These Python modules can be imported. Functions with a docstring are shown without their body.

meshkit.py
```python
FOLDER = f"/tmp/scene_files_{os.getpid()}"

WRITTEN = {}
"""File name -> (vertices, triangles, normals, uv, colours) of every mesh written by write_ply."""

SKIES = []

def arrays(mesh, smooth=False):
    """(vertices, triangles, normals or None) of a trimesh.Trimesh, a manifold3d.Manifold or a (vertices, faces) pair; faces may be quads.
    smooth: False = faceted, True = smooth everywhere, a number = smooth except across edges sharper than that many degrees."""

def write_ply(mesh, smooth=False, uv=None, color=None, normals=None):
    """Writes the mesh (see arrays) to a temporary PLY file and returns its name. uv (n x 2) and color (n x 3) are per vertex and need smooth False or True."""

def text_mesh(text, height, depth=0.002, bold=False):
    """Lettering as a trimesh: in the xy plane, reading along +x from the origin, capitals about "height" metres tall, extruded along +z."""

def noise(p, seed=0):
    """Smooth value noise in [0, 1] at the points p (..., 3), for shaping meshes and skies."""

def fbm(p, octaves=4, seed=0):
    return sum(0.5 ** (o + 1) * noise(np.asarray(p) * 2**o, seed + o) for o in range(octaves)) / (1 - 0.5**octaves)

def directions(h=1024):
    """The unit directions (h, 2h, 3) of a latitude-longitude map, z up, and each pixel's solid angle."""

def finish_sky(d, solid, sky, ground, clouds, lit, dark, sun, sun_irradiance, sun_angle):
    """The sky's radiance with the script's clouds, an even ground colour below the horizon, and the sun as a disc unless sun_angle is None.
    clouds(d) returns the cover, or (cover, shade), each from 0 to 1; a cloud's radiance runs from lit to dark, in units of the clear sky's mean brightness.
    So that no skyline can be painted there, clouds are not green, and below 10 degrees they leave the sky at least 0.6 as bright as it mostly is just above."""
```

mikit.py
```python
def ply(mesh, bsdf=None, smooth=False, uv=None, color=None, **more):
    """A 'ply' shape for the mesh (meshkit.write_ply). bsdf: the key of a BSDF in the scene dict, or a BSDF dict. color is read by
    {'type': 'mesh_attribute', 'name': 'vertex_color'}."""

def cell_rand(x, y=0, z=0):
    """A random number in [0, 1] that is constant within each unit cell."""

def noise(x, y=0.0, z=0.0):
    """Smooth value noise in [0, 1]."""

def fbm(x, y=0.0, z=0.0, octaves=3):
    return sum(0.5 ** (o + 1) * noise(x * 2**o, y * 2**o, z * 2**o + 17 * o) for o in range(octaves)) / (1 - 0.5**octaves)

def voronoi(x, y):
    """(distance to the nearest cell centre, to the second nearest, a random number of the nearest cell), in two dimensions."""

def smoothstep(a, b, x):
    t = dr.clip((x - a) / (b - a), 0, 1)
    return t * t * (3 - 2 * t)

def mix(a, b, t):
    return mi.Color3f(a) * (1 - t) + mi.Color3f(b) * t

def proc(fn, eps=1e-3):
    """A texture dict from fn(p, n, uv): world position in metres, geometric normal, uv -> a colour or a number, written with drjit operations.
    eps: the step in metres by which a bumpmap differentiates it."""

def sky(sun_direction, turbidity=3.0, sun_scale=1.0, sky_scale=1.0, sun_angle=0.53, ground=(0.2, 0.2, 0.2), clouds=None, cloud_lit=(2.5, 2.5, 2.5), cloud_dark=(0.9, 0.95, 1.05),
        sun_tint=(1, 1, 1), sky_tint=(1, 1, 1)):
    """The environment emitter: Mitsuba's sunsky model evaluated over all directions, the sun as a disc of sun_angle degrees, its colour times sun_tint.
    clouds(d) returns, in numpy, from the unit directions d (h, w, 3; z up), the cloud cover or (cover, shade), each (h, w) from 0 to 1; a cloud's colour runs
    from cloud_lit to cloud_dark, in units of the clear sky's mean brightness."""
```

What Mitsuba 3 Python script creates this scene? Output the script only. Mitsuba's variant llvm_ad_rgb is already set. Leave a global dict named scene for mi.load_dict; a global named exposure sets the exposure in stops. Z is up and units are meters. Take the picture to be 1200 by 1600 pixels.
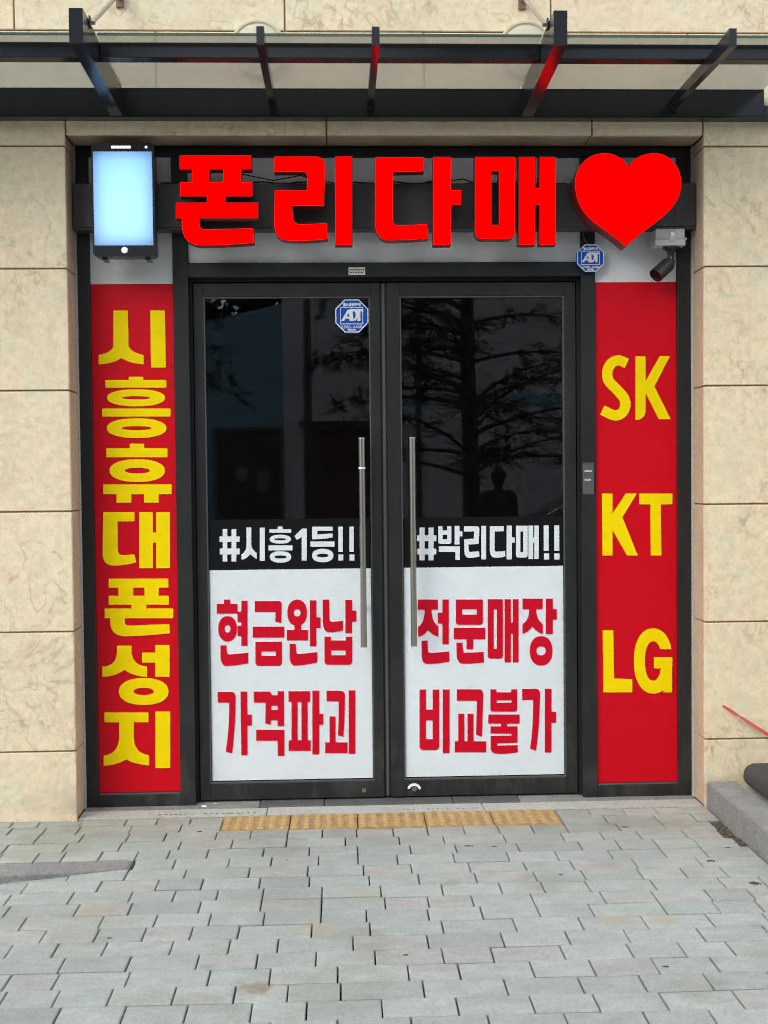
import math, json, random
import numpy as np
import trimesh
import manifold3d
import mitsuba as mi
import drjit as dr
import mikit, meshkit
from mikit import proc, noise, fbm, voronoi, smoothstep, mix, cell_rand
from shapely.geometry import Polygon, box as sbox, Point, LineString
from shapely.ops import unary_union

# ------------------------------------------------------------------ camera, sky, exposure
T = mi.ScalarTransform4f
scene, labels = {}, {}
CAM = np.array([1.2148, -5.29, 1.5456])          # x to the right along the facade, y into the shop, z up
YAW, PITCH, ROLL = 0.0374, 0.0298, 0.0100
f_ = np.array([math.sin(YAW)*math.cos(PITCH), math.cos(YAW)*math.cos(PITCH), -math.sin(PITCH)])
r_ = np.array([math.cos(YAW), -math.sin(YAW), 0.0]); d_ = np.cross(f_, r_)
UP = -(-math.sin(ROLL)*r_ + math.cos(ROLL)*d_)
scene['camera'] = {'type': 'perspective', 'fov': 2*math.degrees(math.atan(600/1814.38)), 'fov_axis': 'x',
                   'near_clip': 0.05, 'far_clip': 500.0,
                   'to_world': T().look_at(origin=CAM.tolist(), target=(CAM+f_).tolist(), up=UP.tolist())}
SUN = (-0.62, -0.62, 0.62)
scene['sky_light'] = mikit.sky(SUN, turbidity=3, sun_scale=0.30, sun_angle=38, sun_tint=(0.80, 0.98, 1.18), clouds=lambda d: 1.0,
                               cloud_lit=(2.08, 2.32, 2.62), cloud_dark=(2.08, 2.32, 2.62), ground=(0.25, 0.25, 0.24))
exposure = 2.75
rng = np.random.default_rng(7)

# ------------------------------------------------------------------ helpers
COUNT = {}
def numbered(name):
    n = COUNT.get(name, 0); COUNT[name] = n+1
    return name if n == 0 else f'{name}_{n:03d}'

def tag(key, label=None, cat=None, group=None, kind=None):
    d = {}
    if label: d['label'] = label
    if cat: d['category'] = cat
    if group: d['group'] = group
    if kind: d['kind'] = kind
    labels[key] = d
    return key

def thing(name, label, cat, group=None):
    return tag(numbered(name), label, cat, group)

def obj(name, mesh, bsdf, parent=None, smooth=False, label=None, emit=None, kind=None, **more):
    key = numbered((parent + '__' if parent else '') + name)
    if emit is not None:
        more['emitter'] = {'type': 'area', 'radiance': emit if isinstance(emit, dict) else {'type': 'rgb', 'value': list(emit)}}
    scene[key] = mikit.ply(mesh, bsdf, smooth=smooth, **more)
    if label or kind: tag(key, label=label, kind=kind)
    return key

def cat(ms): return trimesh.util.concatenate([m for m in ms if m is not None])

def bx(x0, x1, y0, y1, z0, z1, c=0.0):
    """a box, its edges cut back by c"""
    if c <= 0:
        m = trimesh.creation.box(extents=(x1-x0, y1-y0, z1-z0)); m.apply_translation(((x0+x1)/2, (y0+y1)/2, (z0+z1)/2)); return m
    c = min(c, (x1-x0)/2.2, (y1-y0)/2.2, (z1-z0)/2.2)
    a = np.array([x1-x0, y1-y0, z1-z0])/2
    p = [[sx*(a[0]-(k != 0)*c), sy*(a[1]-(k != 1)*c), sz*(a[2]-(k != 2)*c)] for sx in (-1, 1) for sy in (-1, 1) for sz in (-1, 1) for k in range(3)]
    m = trimesh.convex.convex_hull(np.array(p)); m.apply_translation(((x0+x1)/2, (y0+y1)/2, (z0+z1)/2)); return m

def cyl(p0, p1, r, r1=None, n=20):
    """a round bar from p0 to p1, tapering from r to r1"""
    p0, p1 = np.array(p0, float), np.array(p1, float); h = np.linalg.norm(p1-p0); r1 = r if r1 is None else r1
    m = trimesh.creation.revolve([[0, 0], [r, 0], [r1, h], [0, h]], sections=n)
    m.apply_transform(trimesh.geometry.align_vectors([0, 0, 1], (p1-p0)/h)); m.apply_translation(p0); return m

def tube(points, r, n=8):
    from itertools import pairwise
    pts = [np.array(p, float) for p in points]
    return cat([cyl(a, b, r, n=n) for a, b in pairwise(pts)] + [trimesh.creation.icosphere(1, r).apply_translation(p) for p in pts[1:-1]])

def plate(shapes, y, depth):
    """flat shapes drawn in (x, z) standing on the plane y, their front, with thickness going into the wall"""
    out = []
    for g in shapes:
        for q in getattr(g, 'geoms', [g]):
            if q.is_empty or q.area < 1e-8: continue
            m = trimesh.creation.extrude_polygon(q, depth, engine='earcut')
            v = m.vertices.copy(); m.vertices = np.stack([v[:, 0], y+depth-v[:, 2], v[:, 1]], 1); out.append(m)
    return cat(out)

def hull(spheres, n=2):
    return trimesh.convex.convex_hull(np.vstack([trimesh.creation.icosphere(n, r).vertices+np.array(p) for p, r in spheres]))

# letter outlines in tenths of a millimetre on the facade (x, z): outer ring, then holes
GLYPHS = {
"L1":[[[3367,23349,3371,23360,3382,23364,4023,23361,4037,23350,4051,20716,4040,20701,3371,20704,3357,20715],[]],[[1392,21451,1495,21525,1572,21610,1626,21711,1655,23363,1669,23372,2308,23367,2316,23354,2328,21705,2389,21605,2471,21520,2576,21445,2704,21383,2851,21332,3019,21291,3014,20866,2998,20857,2791,20883,2590,20919,2408,20965,2244,21020,2105,21084,1982,21156,1850,21079,1702,21013,1533,20959,1348,20916,1148,20886,944,20870,933,20874,927,20886,938,21303,1113,21343,1264,21391],[]]],
"L2":[[[1048,18794,1052,18805,1063,18809,4219,18784,4229,18778,4233,18769,4227,18420,4212,18407,1055,18433,1045,18439,1041,18449],[]],[[2302,20132,2317,20144,2319,20267,2331,20280,2967,20276,2982,20264,2980,20141,2994,20127,4046,20120,4058,20104,4052,19771,4037,19759,1236,19779,1221,19790,1226,20124,1237,20138],[]],[[3956,18046,4014,17960,4031,17866,4011,17774,3951,17690,3858,17619,3728,17557,3567,17505,3377,17465,3163,17435,2920,17419,2631,17415,2343,17424,2104,17445,1889,17477,1701,17522,1540,17577,1415,17640,1325,17711,1268,17794,1250,17888,1271,17985,1329,18064,1423,18136,1551,18197,1713,18250,1902,18291,2118,18320,2358,18337,2647,18341,2933,18333,3175,18312,3390,18279,3578,18235,3738,18181,3865,18116],[[1955,17890,1961,17866,1989,17848,2099,17819,2376,17791,2638,17784,3006,17792,3178,17810,3289,17837,3317,17853,3325,17873,3316,17893,3290,17909,3181,17937,2902,17965,2641,17972,2379,17969,2179,17956,2035,17934,1989,17918,1963,17904]]],[[3971,19375,3990,19289,3969,19206,3913,19137,3821,19074,3697,19022,3542,18977,3358,18942,3146,18916,2911,18902,2632,18899,2352,18906,2118,18924,1911,18953,1728,18991,1574,19038,1452,19092,1363,19154,1308,19226,1290,19309,1311,19391,1367,19460,1457,19522,1581,19574,1739,19620,1923,19655,2132,19680,2367,19695,2645,19698,2923,19691,3158,19673,3369,19645,3550,19607,3707,19559,3829,19504,3917,19444],[[1988,19310,1992,19289,2019,19273,2122,19250,2388,19226,2638,19220,2989,19227,3154,19242,3258,19264,3284,19278,3293,19295,3284,19310,3259,19324,3155,19348,2890,19371,2640,19377,2390,19375,2200,19364,2063,19345,2019,19332,1995,19320]]]],
"L3":[[[1659,14782,1654,14793,1644,14797,1040,14806,1034,14818,1045,15255,1057,15260,4218,15227,4233,15215,4224,14777,4211,14770,3621,14773,3614,14761,3608,14389,3596,14374,2935,14383,2927,14396,2933,14769,2918,14783,2346,14786,2339,14774,2332,14403,2321,14389,1664,14395,1652,14410],[]],[[2297,16946,2312,16959,2315,17137,2326,17149,2964,17144,2973,17141,2979,17130,2976,16954,2988,16940,4051,16930,4063,16915,4057,16517,4042,16505,1227,16532,1213,16541,1219,16941,1228,16955],[]],[[3860,16083,3913,15984,3929,15877,3911,15769,3855,15673,3768,15591,3648,15519,3498,15459,3321,15412,3122,15378,2898,15358,2630,15354,2362,15364,2138,15388,1940,15426,1766,15476,1617,15540,1501,15613,1418,15695,1365,15791,1349,15900,1369,16012,1423,16103,1510,16186,1630,16258,1780,16318,1956,16365,2156,16399,2379,16419,2646,16424,2913,16414,3137,16390,3336,16352,3511,16302,3659,16239,3777,16165],[[2061,15899,2067,15868,2090,15844,2183,15803,2326,15774,2516,15758,2636,15755,2856,15760,3026,15780,3145,15812,3183,15832,3208,15856,3216,15883,3208,15911,3185,15934,3148,15956,3094,15974,3028,15990,2861,16013,2640,16023,2420,16018,2250,15998,2130,15965,2093,15945,2071,15925]]]],
"L4":[[[3327,12498,3316,12494,3312,12483,3291,11304,3278,11296,2658,11306,2650,11319,2695,13934,2708,13942,3320,13935,3331,13930,3320,12986,3334,12972,3454,12970,3465,12974,3469,12985,3486,13926,3499,13933,4126,13924,4134,13911,4094,11300,4087,11288,3457,11294,3445,11301,3461,12482,3447,12496],[]],[[963,12012,1015,13956,1027,13961,2468,13941,2474,13929,2467,13526,2459,13513,1691,13520,1677,13511,1669,12124,1680,12063,1705,12011,1742,11974,1789,11947,1855,11928,1933,11922,2429,11952,2436,11942,2518,11590,2515,11577,2325,11531,2137,11496,1781,11451,1615,11440,1455,11438,1300,11460,1178,11512,1083,11591,1014,11702,974,11844],[]]],
"L5":[[[1256,8949,1242,8964,1020,8968,1007,8976,1013,9412,1020,9424,2253,9409,2266,9422,2269,9568,2265,9579,2254,9583,1219,9598,1208,9603,1211,10003,1215,10014,1226,10018,1650,10011,1661,10015,1665,10026,1671,10384,1665,10396,1232,10405,1219,10413,1224,10809,1231,10821,3992,10788,4004,10781,3999,10376,3986,10368,3558,10371,3553,10359,3547,10000,3551,9989,3562,9985,4004,9979,4014,9975,4019,9964,4010,9566,3997,9559,2972,9574,2960,9561,2957,9413,2972,9399,4205,9380,4214,9366,4207,8936,4203,8925,4192,8921,1959,8954,1945,8940,1942,8757,1947,8708,1963,8669,1994,8636,2035,8613,2085,8599,2150,8594,4012,8645,4023,8631,4045,8223,4038,8209,3333,8150,2633,8113,1949,8097,1736,8124,1564,8188,1430,8286,1332,8423,1273,8598,1253,8804],[[2347,10017,2351,10006,2362,10002,2873,9998,2880,10010,2883,10376,2871,10383,2360,10387,2353,10375]]]],
"L6":[[[3325,6814,3321,6825,3310,6829,2718,6841,2712,6853,2722,7301,2734,7307,3324,7300,3332,7313,3338,7649,3349,7662,4016,7650,4022,7638,3999,6164,3995,6153,3984,6149,3329,6160,3318,6164,3314,6175],[]],[[3872,5695,3919,5580,3933,5449,3915,5319,3865,5206,3786,5110,3679,5026,3544,4955,3382,4899,3201,4859,2998,4837,2759,4832,2518,4845,2316,4874,2137,4920,1977,4983,1846,5057,1743,5144,1664,5244,1619,5359,1605,5489,1623,5621,1672,5730,1752,5827,1860,5912,1997,5984,2155,6039,2336,6078,2539,6101,2777,6106,3018,6093,3222,6064,3402,6018,3556,5958,3689,5883,3797,5793],[[2297,5480,2302,5441,2321,5411,2352,5382,2396,5358,2450,5337,2586,5307,2765,5294,2946,5300,3020,5311,3137,5345,3181,5368,3213,5396,3233,5425,3240,5461,3234,5497,3213,5529,3183,5557,3088,5602,2949,5632,2771,5644,2592,5638,2452,5612,2356,5571,2325,5544,2303,5513]]],[[1044,6695,1211,6752,1343,6839,1446,6961,1514,7111,1549,7293,1555,7644,1560,7655,2227,7648,2238,7633,2232,7282,2275,7100,2348,6948,2453,6827,2585,6737,2750,6679,2930,6654,2942,6646,2936,6171,2921,6161,2710,6183,2507,6222,2322,6274,2156,6342,2014,6421,1888,6514,1757,6426,1611,6351,1443,6289,1259,6242,1060,6210,849,6196,840,6210,849,6663,861,6672],[]]],
"L7":[[[3304,4489,3308,4499,3319,4504,3982,4491,3996,4480,3956,1823,3945,1809,3277,1822,3263,1833],[]],[[1047,2492,1218,2568,1357,2681,1465,2830,1539,3013,1583,3236,1597,4018,1582,4032,912,4046,905,4059,913,4491,917,4502,928,4506,2957,4470,2968,4466,2972,4455,2965,4022,2958,4010,2296,4020,2283,4012,2268,3223,2304,3001,2371,2817,2473,2667,2609,2552,2773,2476,2959,2438,2970,2430,2964,1972,2960,1961,2947,1957,2733,1984,2526,2022,2340,2069,2174,2127,2034,2193,1912,2268,1788,2197,1643,2134,1473,2078,1283,2031,1071,1994,849,1968,839,1983,848,2445,859,2453],[]]],
"RS":[[[25176,20050,25244,19956,25520,19681,25715,19474,25837,19326,25893,19237,25947,19116,25974,19020,25995,18862,25995,18773,25986,18689,25960,18575,25900,18434,25853,18357,25799,18288,25713,18205,25571,18114,25500,18083,25422,18061,25315,18048,25177,18057,25045,18092,24840,18182,24543,18334,24749,18766,24848,18724,25142,18577,25214,18549,25290,18534,25355,18551,25405,18586,25444,18627,25480,18694,25500,18759,25504,18797,25501,18877,25493,18922,25463,19002,25438,19044,25349,19151,25098,19417,24885,19626,24813,19712,24739,19827,24689,19948,24667,20027,24649,20130,24641,20255,24645,20351,24658,20446,24705,20611,24745,20702,24805,20806,24847,20864,24910,20934,24984,20998,25067,21051,25154,21092,25245,21122,25368,21144,25456,21147,25541,21136,25671,21095,25921,20974,25924,20962,25725,20535,25650,20564,25479,20649,25432,20661,25378,20655,25312,20629,25261,20595,25237,20568,25187,20491,25166,20444,25150,20396,25134,20303,25135,20193,25158,20092],[]]],
"RK":[[[26739,19326,26727,19332,26720,19322,26718,18557,26704,18413,26664,18293,26597,18198,26504,18127,26385,18081,26246,18062,26239,18072,26252,21085,26260,21089,26716,21086,26725,21080,26722,19930,26732,19920,26741,19925,27416,21094,27891,21092,27894,21079,27145,19657,27918,18107,27916,18095,27354,18099],[]]],
"RK2":[[[24631,11624,24621,11634,24611,14576,24620,14581,25101,14576,25110,14571,25107,13640,25117,13630,25125,13634,25756,14567,26268,14563,26271,14549,25584,13446,26313,11608,26304,11603,25806,11612,25123,12812,25114,12818,25104,12808,25097,11624,25088,11618],[]]],
"RT":[[[26942,14033,26932,14043,26396,14052,26398,14559,27989,14546,27998,14541,27994,14035,27446,14038,27436,14030,27453,11598,27445,11588,26968,11595,26958,11603],[]]],
"RL":[[[24620,8023,24630,8033,25113,8025,25123,8017,25155,5713,25163,5707,26026,5667,26030,5658,26028,5047,26023,5038,24650,5061,24641,5067],[]]],
"RG":[[[26773,5780,26829,5689,26891,5625,26961,5586,27045,5570,27128,5582,27201,5620,27264,5683,27320,5770,27367,5880,27404,6008,27432,6156,27430,6168,27098,6177,27088,6184,27094,6709,27956,6695,27970,6672,27976,6512,27959,6159,27954,5009,27946,5004,27540,5012,27532,5021,27533,5113,27523,5122,27397,5035,27238,4974,27045,4955,26852,4980,26691,5047,26547,5155,26422,5301,26316,5482,26232,5699,26171,5941,26134,6216,26123,6541,26136,6865,26175,7137,26238,7377,26324,7590,26431,7768,26556,7909,26701,8013,26864,8074,27054,8093,27245,8069,27407,8001,27550,7895,27675,7750,27781,7568,27866,7354,27928,7094,27918,7086,27394,7095,27324,7271,27270,7359,27206,7425,27135,7465,27051,7479,26968,7467,26897,7430,26834,7367,26778,7279,26731,7170,26693,7043,26666,6895,26649,6729,26642,6532,26647,6334,26663,6168,26690,6020,26727,5890],[]]],
"A1":[[[6528,11866,6521,11874,6400,11875,6393,11879,6396,12149,6403,12157,6524,12156,6531,12161,6537,12461,6529,12468,6392,12469,6385,12477,6390,12732,6397,12736,6534,12734,6541,12740,6546,13080,6553,13084,6754,13079,6753,12735,6760,12731,6949,12729,6957,12737,6963,13075,7177,13075,7181,13068,7177,12730,7184,12726,7336,12724,7343,12716,7338,12462,7180,12460,7173,12453,7168,12154,7175,12148,7327,12146,7334,12142,7331,11872,7324,11864,7173,11866,7166,11862,7159,11527,7152,11523,6943,11528,6944,11865,6937,11869,6748,11871,6740,11863,6735,11532,6528,11532,6524,11539],[[6744,12161,6752,12153,6948,12154,6949,12462,6750,12461]]]],
"A2":[[[8538,13121,8546,13113,8526,11543,8518,11536,8290,11539,8283,11547,8304,13117,8312,13124],[]],[[7481,11906,7543,11963,7591,12032,7626,12114,7648,12209,7656,12317,7667,13141,7675,13147,7888,13144,7894,13136,7883,12313,7900,12230,7927,12154,7966,12085,8015,12025,8074,11973,8143,11928,8140,11636,8128,11633,8023,11705,7923,11790,7840,11876,7706,11740,7634,11688,7560,11650,7484,11624,7409,11613,7404,11621,7407,11860],[]]],
"A3":[[[8702,12273,8710,12281,9836,12267,9842,12259,9839,12029,9831,12023,8705,12037,8699,12045],[]],[[9144,13046,9152,13053,9158,13174,9376,13173,9382,13166,9380,13051,9386,13043,9787,13037,9788,12869,9780,12863,8756,12875,8749,12880,8750,13043,8755,13050],[]],[[9770,12603,9777,12558,9769,12514,9748,12477,9713,12443,9667,12416,9609,12392,9539,12373,9371,12352,9160,12355,8994,12380,8925,12400,8867,12426,8818,12456,8786,12489,8767,12525,8759,12570,8767,12614,8788,12651,8822,12684,8869,12712,8929,12736,8997,12755,9165,12776,9376,12774,9544,12749,9669,12703,9716,12674,9750,12640],[[8980,12571,8983,12558,8995,12547,9040,12531,9208,12512,9377,12512,9461,12520,9540,12541,9556,12561,9552,12573,9523,12590,9462,12604,9269,12618,9075,12609,8996,12588]]],[[9747,11817,9768,11768,9774,11711,9766,11654,9744,11606,9710,11565,9664,11529,9605,11497,9534,11473,9454,11455,9366,11445,9157,11448,9069,11460,8990,11480,8921,11506,8863,11538,8817,11575,8782,11619,8762,11668,8756,11724,8764,11781,8785,11828,8820,11870,8867,11907,8926,11938,8996,11962,9075,11980,9164,11990,9268,11992,9373,11987,9463,11975,9540,11955,9609,11929,9667,11897,9714,11859],[[8976,11723,8980,11705,8991,11692,9038,11669,9109,11652,9264,11641,9419,11648,9491,11663,9538,11685,9550,11698,9554,11714,9550,11730,9538,11743,9492,11766,9420,11783,9266,11794,9156,11791,9039,11772,8992,11750]]]],
"A4":[[[9942,12703,9944,12713,10322,13062,10535,13056,10518,11534,10514,11527,10282,11529,10274,11535,10287,12655,10276,12658,10052,12520],[]]],
"A5":[[[11831,12426,11839,12418,11836,12175,11830,12167,10701,12181,10693,12187,10696,12432,10702,12440],[]],[[11758,11878,11779,11821,11785,11755,11777,11688,11755,11632,11721,11583,11675,11541,11616,11504,11544,11476,11464,11455,11375,11443,11270,11440,11166,11446,11078,11460,10998,11482,10930,11513,10869,11551,10824,11595,10792,11644,10770,11701,10764,11767,10772,11834,10793,11889,10828,11939,10876,11982,10935,12018,11005,12046,11085,12067,11174,12079,11279,12082,11383,12076,11471,12062,11550,12040,11619,12009,11679,11972,11725,11927],[[10993,11767,10996,11747,11008,11732,11052,11707,11166,11683,11274,11677,11381,11680,11463,11692,11521,11713,11540,11725,11556,11757,11553,11775,11541,11790,11497,11815,11383,11839,11275,11845,11168,11842,11054,11820,11008,11796]]],[[11027,12781,11036,12772,11746,12808,11752,12801,11764,12633,11760,12625,11451,12572,11287,12555,10949,12542,10781,12546,10773,12553,10780,13133,10784,13140,11762,13130,11769,13126,11768,12939,11764,12932,11035,12940,11029,12932],[]]],
"A6":[[[12243,11802,12251,11794,12246,11507,12014,11509,12017,11802],[]],[[12242,13124,12250,13116,12237,11923,12229,11917,12022,11920,12016,11928,12029,13121,12037,13127],[]]],
"A7":[[[12777,11796,12785,11788,12780,11500,12548,11502,12551,11796],[]],[[12769,13118,12777,13110,12764,11917,12756,11911,12548,11913,12542,11921,12555,13115,12563,13121],[]]],
"B1":[[[6541,9509,6556,9523,6559,9708,6566,9720,6838,9718,6847,9705,6844,9520,6848,9509,6859,9505,7178,9498,7185,9485,7182,9148,7194,9140,7356,9138,7370,9153,7379,9643,7392,9650,7658,9646,7671,9638,7644,7504,7636,7491,7363,7494,7352,7498,7348,7509,7353,7959,7341,7968,7185,7971,7173,7982,7179,8442,7192,8453,7346,8450,7357,8454,7361,8465,7363,8619,7350,8634,7194,8637,7182,8646,7183,9038,7171,9043,6223,9056,6210,9064,6217,9507,6230,9514],[]],[[6354,7026,6356,7532,6370,7540,6631,7535,6643,7521,6660,7175,6672,7149,6690,7127,6718,7108,6748,7099,6826,7096,7646,7159,7657,7155,7662,7144,7670,6669,7658,6659,7467,6625,7088,6571,6747,6544,6589,6542,6520,6566,6465,6611,6417,6683,6384,6776,6363,6889],[]],[[7125,8547,7142,8440,7146,8317,7138,8192,7119,8088,7089,7995,7048,7913,6995,7843,6933,7787,6866,7749,6787,7725,6698,7718,6607,7728,6531,7754,6461,7796,6404,7852,6355,7921,6316,8004,6287,8100,6270,8205,6266,8330,6274,8453,6293,8556,6325,8653,6366,8733,6417,8802,6478,8856,6545,8895,6623,8919,6715,8926,6803,8917,6880,8892,6950,8848,7008,8793,7057,8724,7097,8640],[[6576,8255,6585,8225,6611,8181,6653,8150,6677,8142,6732,8141,6758,8149,6796,8177,6825,8223,6843,8321,6836,8389,6827,8418,6814,8445,6784,8481,6737,8503,6682,8504,6637,8486,6616,8468,6588,8424,6578,8393,6570,8325]]]],
"B2":[[[9390,8382,9401,8378,9405,8367,9399,7876,9388,7862,7915,7884,7901,7895,7907,8389,7918,8403],[]],[[8995,9077,8991,9088,8981,9092,8023,9108,8015,9121,8024,9618,8037,9626,9174,9610,9212,9599,9242,9582,9262,9562,9278,9536,9290,9470,9264,8572,9255,8558,8987,8630,8977,8638],[]],[[8012,6657,8006,6718,8019,7660,8024,7671,9267,7656,9279,7651,9270,6698,9264,6639,9249,6594,9220,6554,9181,6527,9135,6513,9076,6508,8193,6523,8134,6530,8090,6546,8054,6571,8027,6609],[[8292,7011,8296,7000,8307,6996,8973,6986,8984,6999,8986,7189,8972,7200,8305,7210,8294,7197]]]],
"B3":[[[10944,8298,10933,8294,10929,8283,10918,7427,10904,7416,10625,7421,10614,7435,10640,9613,10652,9627,10930,9623,10943,9615,10935,8823,10948,8811,11121,8808,11134,8796,11127,8304,11114,8295],[]],[[9648,6844,9639,6976,9647,7535,9659,7550,9922,7546,9934,7540,9961,7126,9986,7090,10031,7068,10099,7060,10944,7137,10954,7135,10961,7125,10956,6659,10944,6644,10749,6603,10365,6541,10021,6513,9862,6511,9796,6537,9742,6583,9699,6650,9669,6736],[]],[[9868,8214,9883,8228,9884,8428,9767,8491,9706,8549,9652,8623,9611,8711,9581,8808,9563,8917,9558,9047,9566,9176,9587,9283,9620,9382,9664,9467,9717,9537,9780,9593,9853,9635,9934,9659,10031,9667,10127,9657,10207,9630,10277,9588,10341,9529,10395,9454,10435,9370,10465,9271,10483,9161,10488,9033,10480,8904,10460,8796,10428,8698,10383,8611,10328,8539,10265,8484,10203,8446,10203,8222,10216,8209,10516,8204,10528,8197,10522,7712,10510,7706,9525,7724,9519,7736,9527,8212,9540,8219],[[9866,9079,9865,9006,9881,8947,9914,8902,9960,8873,10020,8863,10053,8865,10106,8882,10147,8919,10173,8970,10183,9038,10175,9105,10149,9157,10112,9192,10086,9205,10026,9215,9993,9213,9939,9195,9898,9158,9873,9109]]]],
"B4":[[[12651,8579,12640,8575,12636,8564,12628,8035,12615,8027,12317,8034,12309,8047,12326,9604,12337,9618,12632,9615,12643,9611,12647,9600,12643,9110,12657,9101,12835,9098,12847,9087,12841,8585,12827,8576],[]],[[11322,6609,11305,6660,11300,6719,11314,7855,11318,7865,11329,7870,11611,7863,11619,7852,11617,7702,11629,7689,12321,7678,12336,7692,12337,7840,12345,7852,12621,7850,12632,7846,12636,7835,12623,6698,12617,6639,12602,6594,12573,6554,12535,6528,12490,6513,12431,6508,11490,6523,11431,6529,11384,6546,11347,6574],[[11624,6997,11628,6986,11639,6982,12301,6972,12312,6986,12314,7191,12300,7202,11638,7212,11627,7199]]],[[11250,9641,11254,9652,11266,9657,11533,9653,11548,9643,11567,8675,11579,8640,11621,8598,11649,8585,11682,8579,11720,8578,12184,8622,12195,8619,12201,8607,12196,8176,12189,8163,12062,8131,11816,8089,11698,8079,11487,8082,11412,8114,11356,8162,11311,8229,11276,8323,11255,8432,11245,8560],[]]],
"C1":[[[7601,3668,7590,3664,7586,3653,7573,2257,7557,2245,7288,2251,7276,2266,7287,5286,7299,5301,7584,5297,7598,5288,7590,4203,7603,4191,7792,4187,7805,4175,7797,3674,7783,3665],[]],[[6216,4791,6205,4795,6201,4806,6193,5290,6201,5304,6876,5294,6936,5271,6980,5236,7014,5187,7036,5119,7047,5039,7047,4946,7029,4447,7004,3974,6972,3526,6933,3104,6888,2707,6839,2354,6827,2342,6545,2438,6535,2451,6595,2820,6646,3203,6686,3591,6713,3983,6729,4380,6732,4771,6718,4782],[]]],
"C2":[[[8467,4737,8463,4748,8453,4752,7934,4762,7923,4766,7919,4777,7911,5276,7916,5287,7927,5292,8663,5279,8698,5257,8726,5226,8746,5189,8761,5118,8770,5109,9029,5103,9044,5117,9047,5281,9055,5294,9337,5290,9349,5285,9331,3629,9326,3618,9031,3622,9025,3634,9029,3883,9016,3896,8714,3899,8707,3887,8699,3704,8688,3691,8435,3756],[[8732,4409,8736,4398,8746,4394,9028,4392,9035,4404,9035,4597,9023,4604,8747,4606,8740,4594]]],[[9016,2896,9012,2907,9001,2911,8002,2932,7994,2945,8003,3445,8016,3453,9328,3429,9339,3425,9343,3414,9328,2188,9319,2174,9037,2179,9023,2188],[]]],
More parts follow.
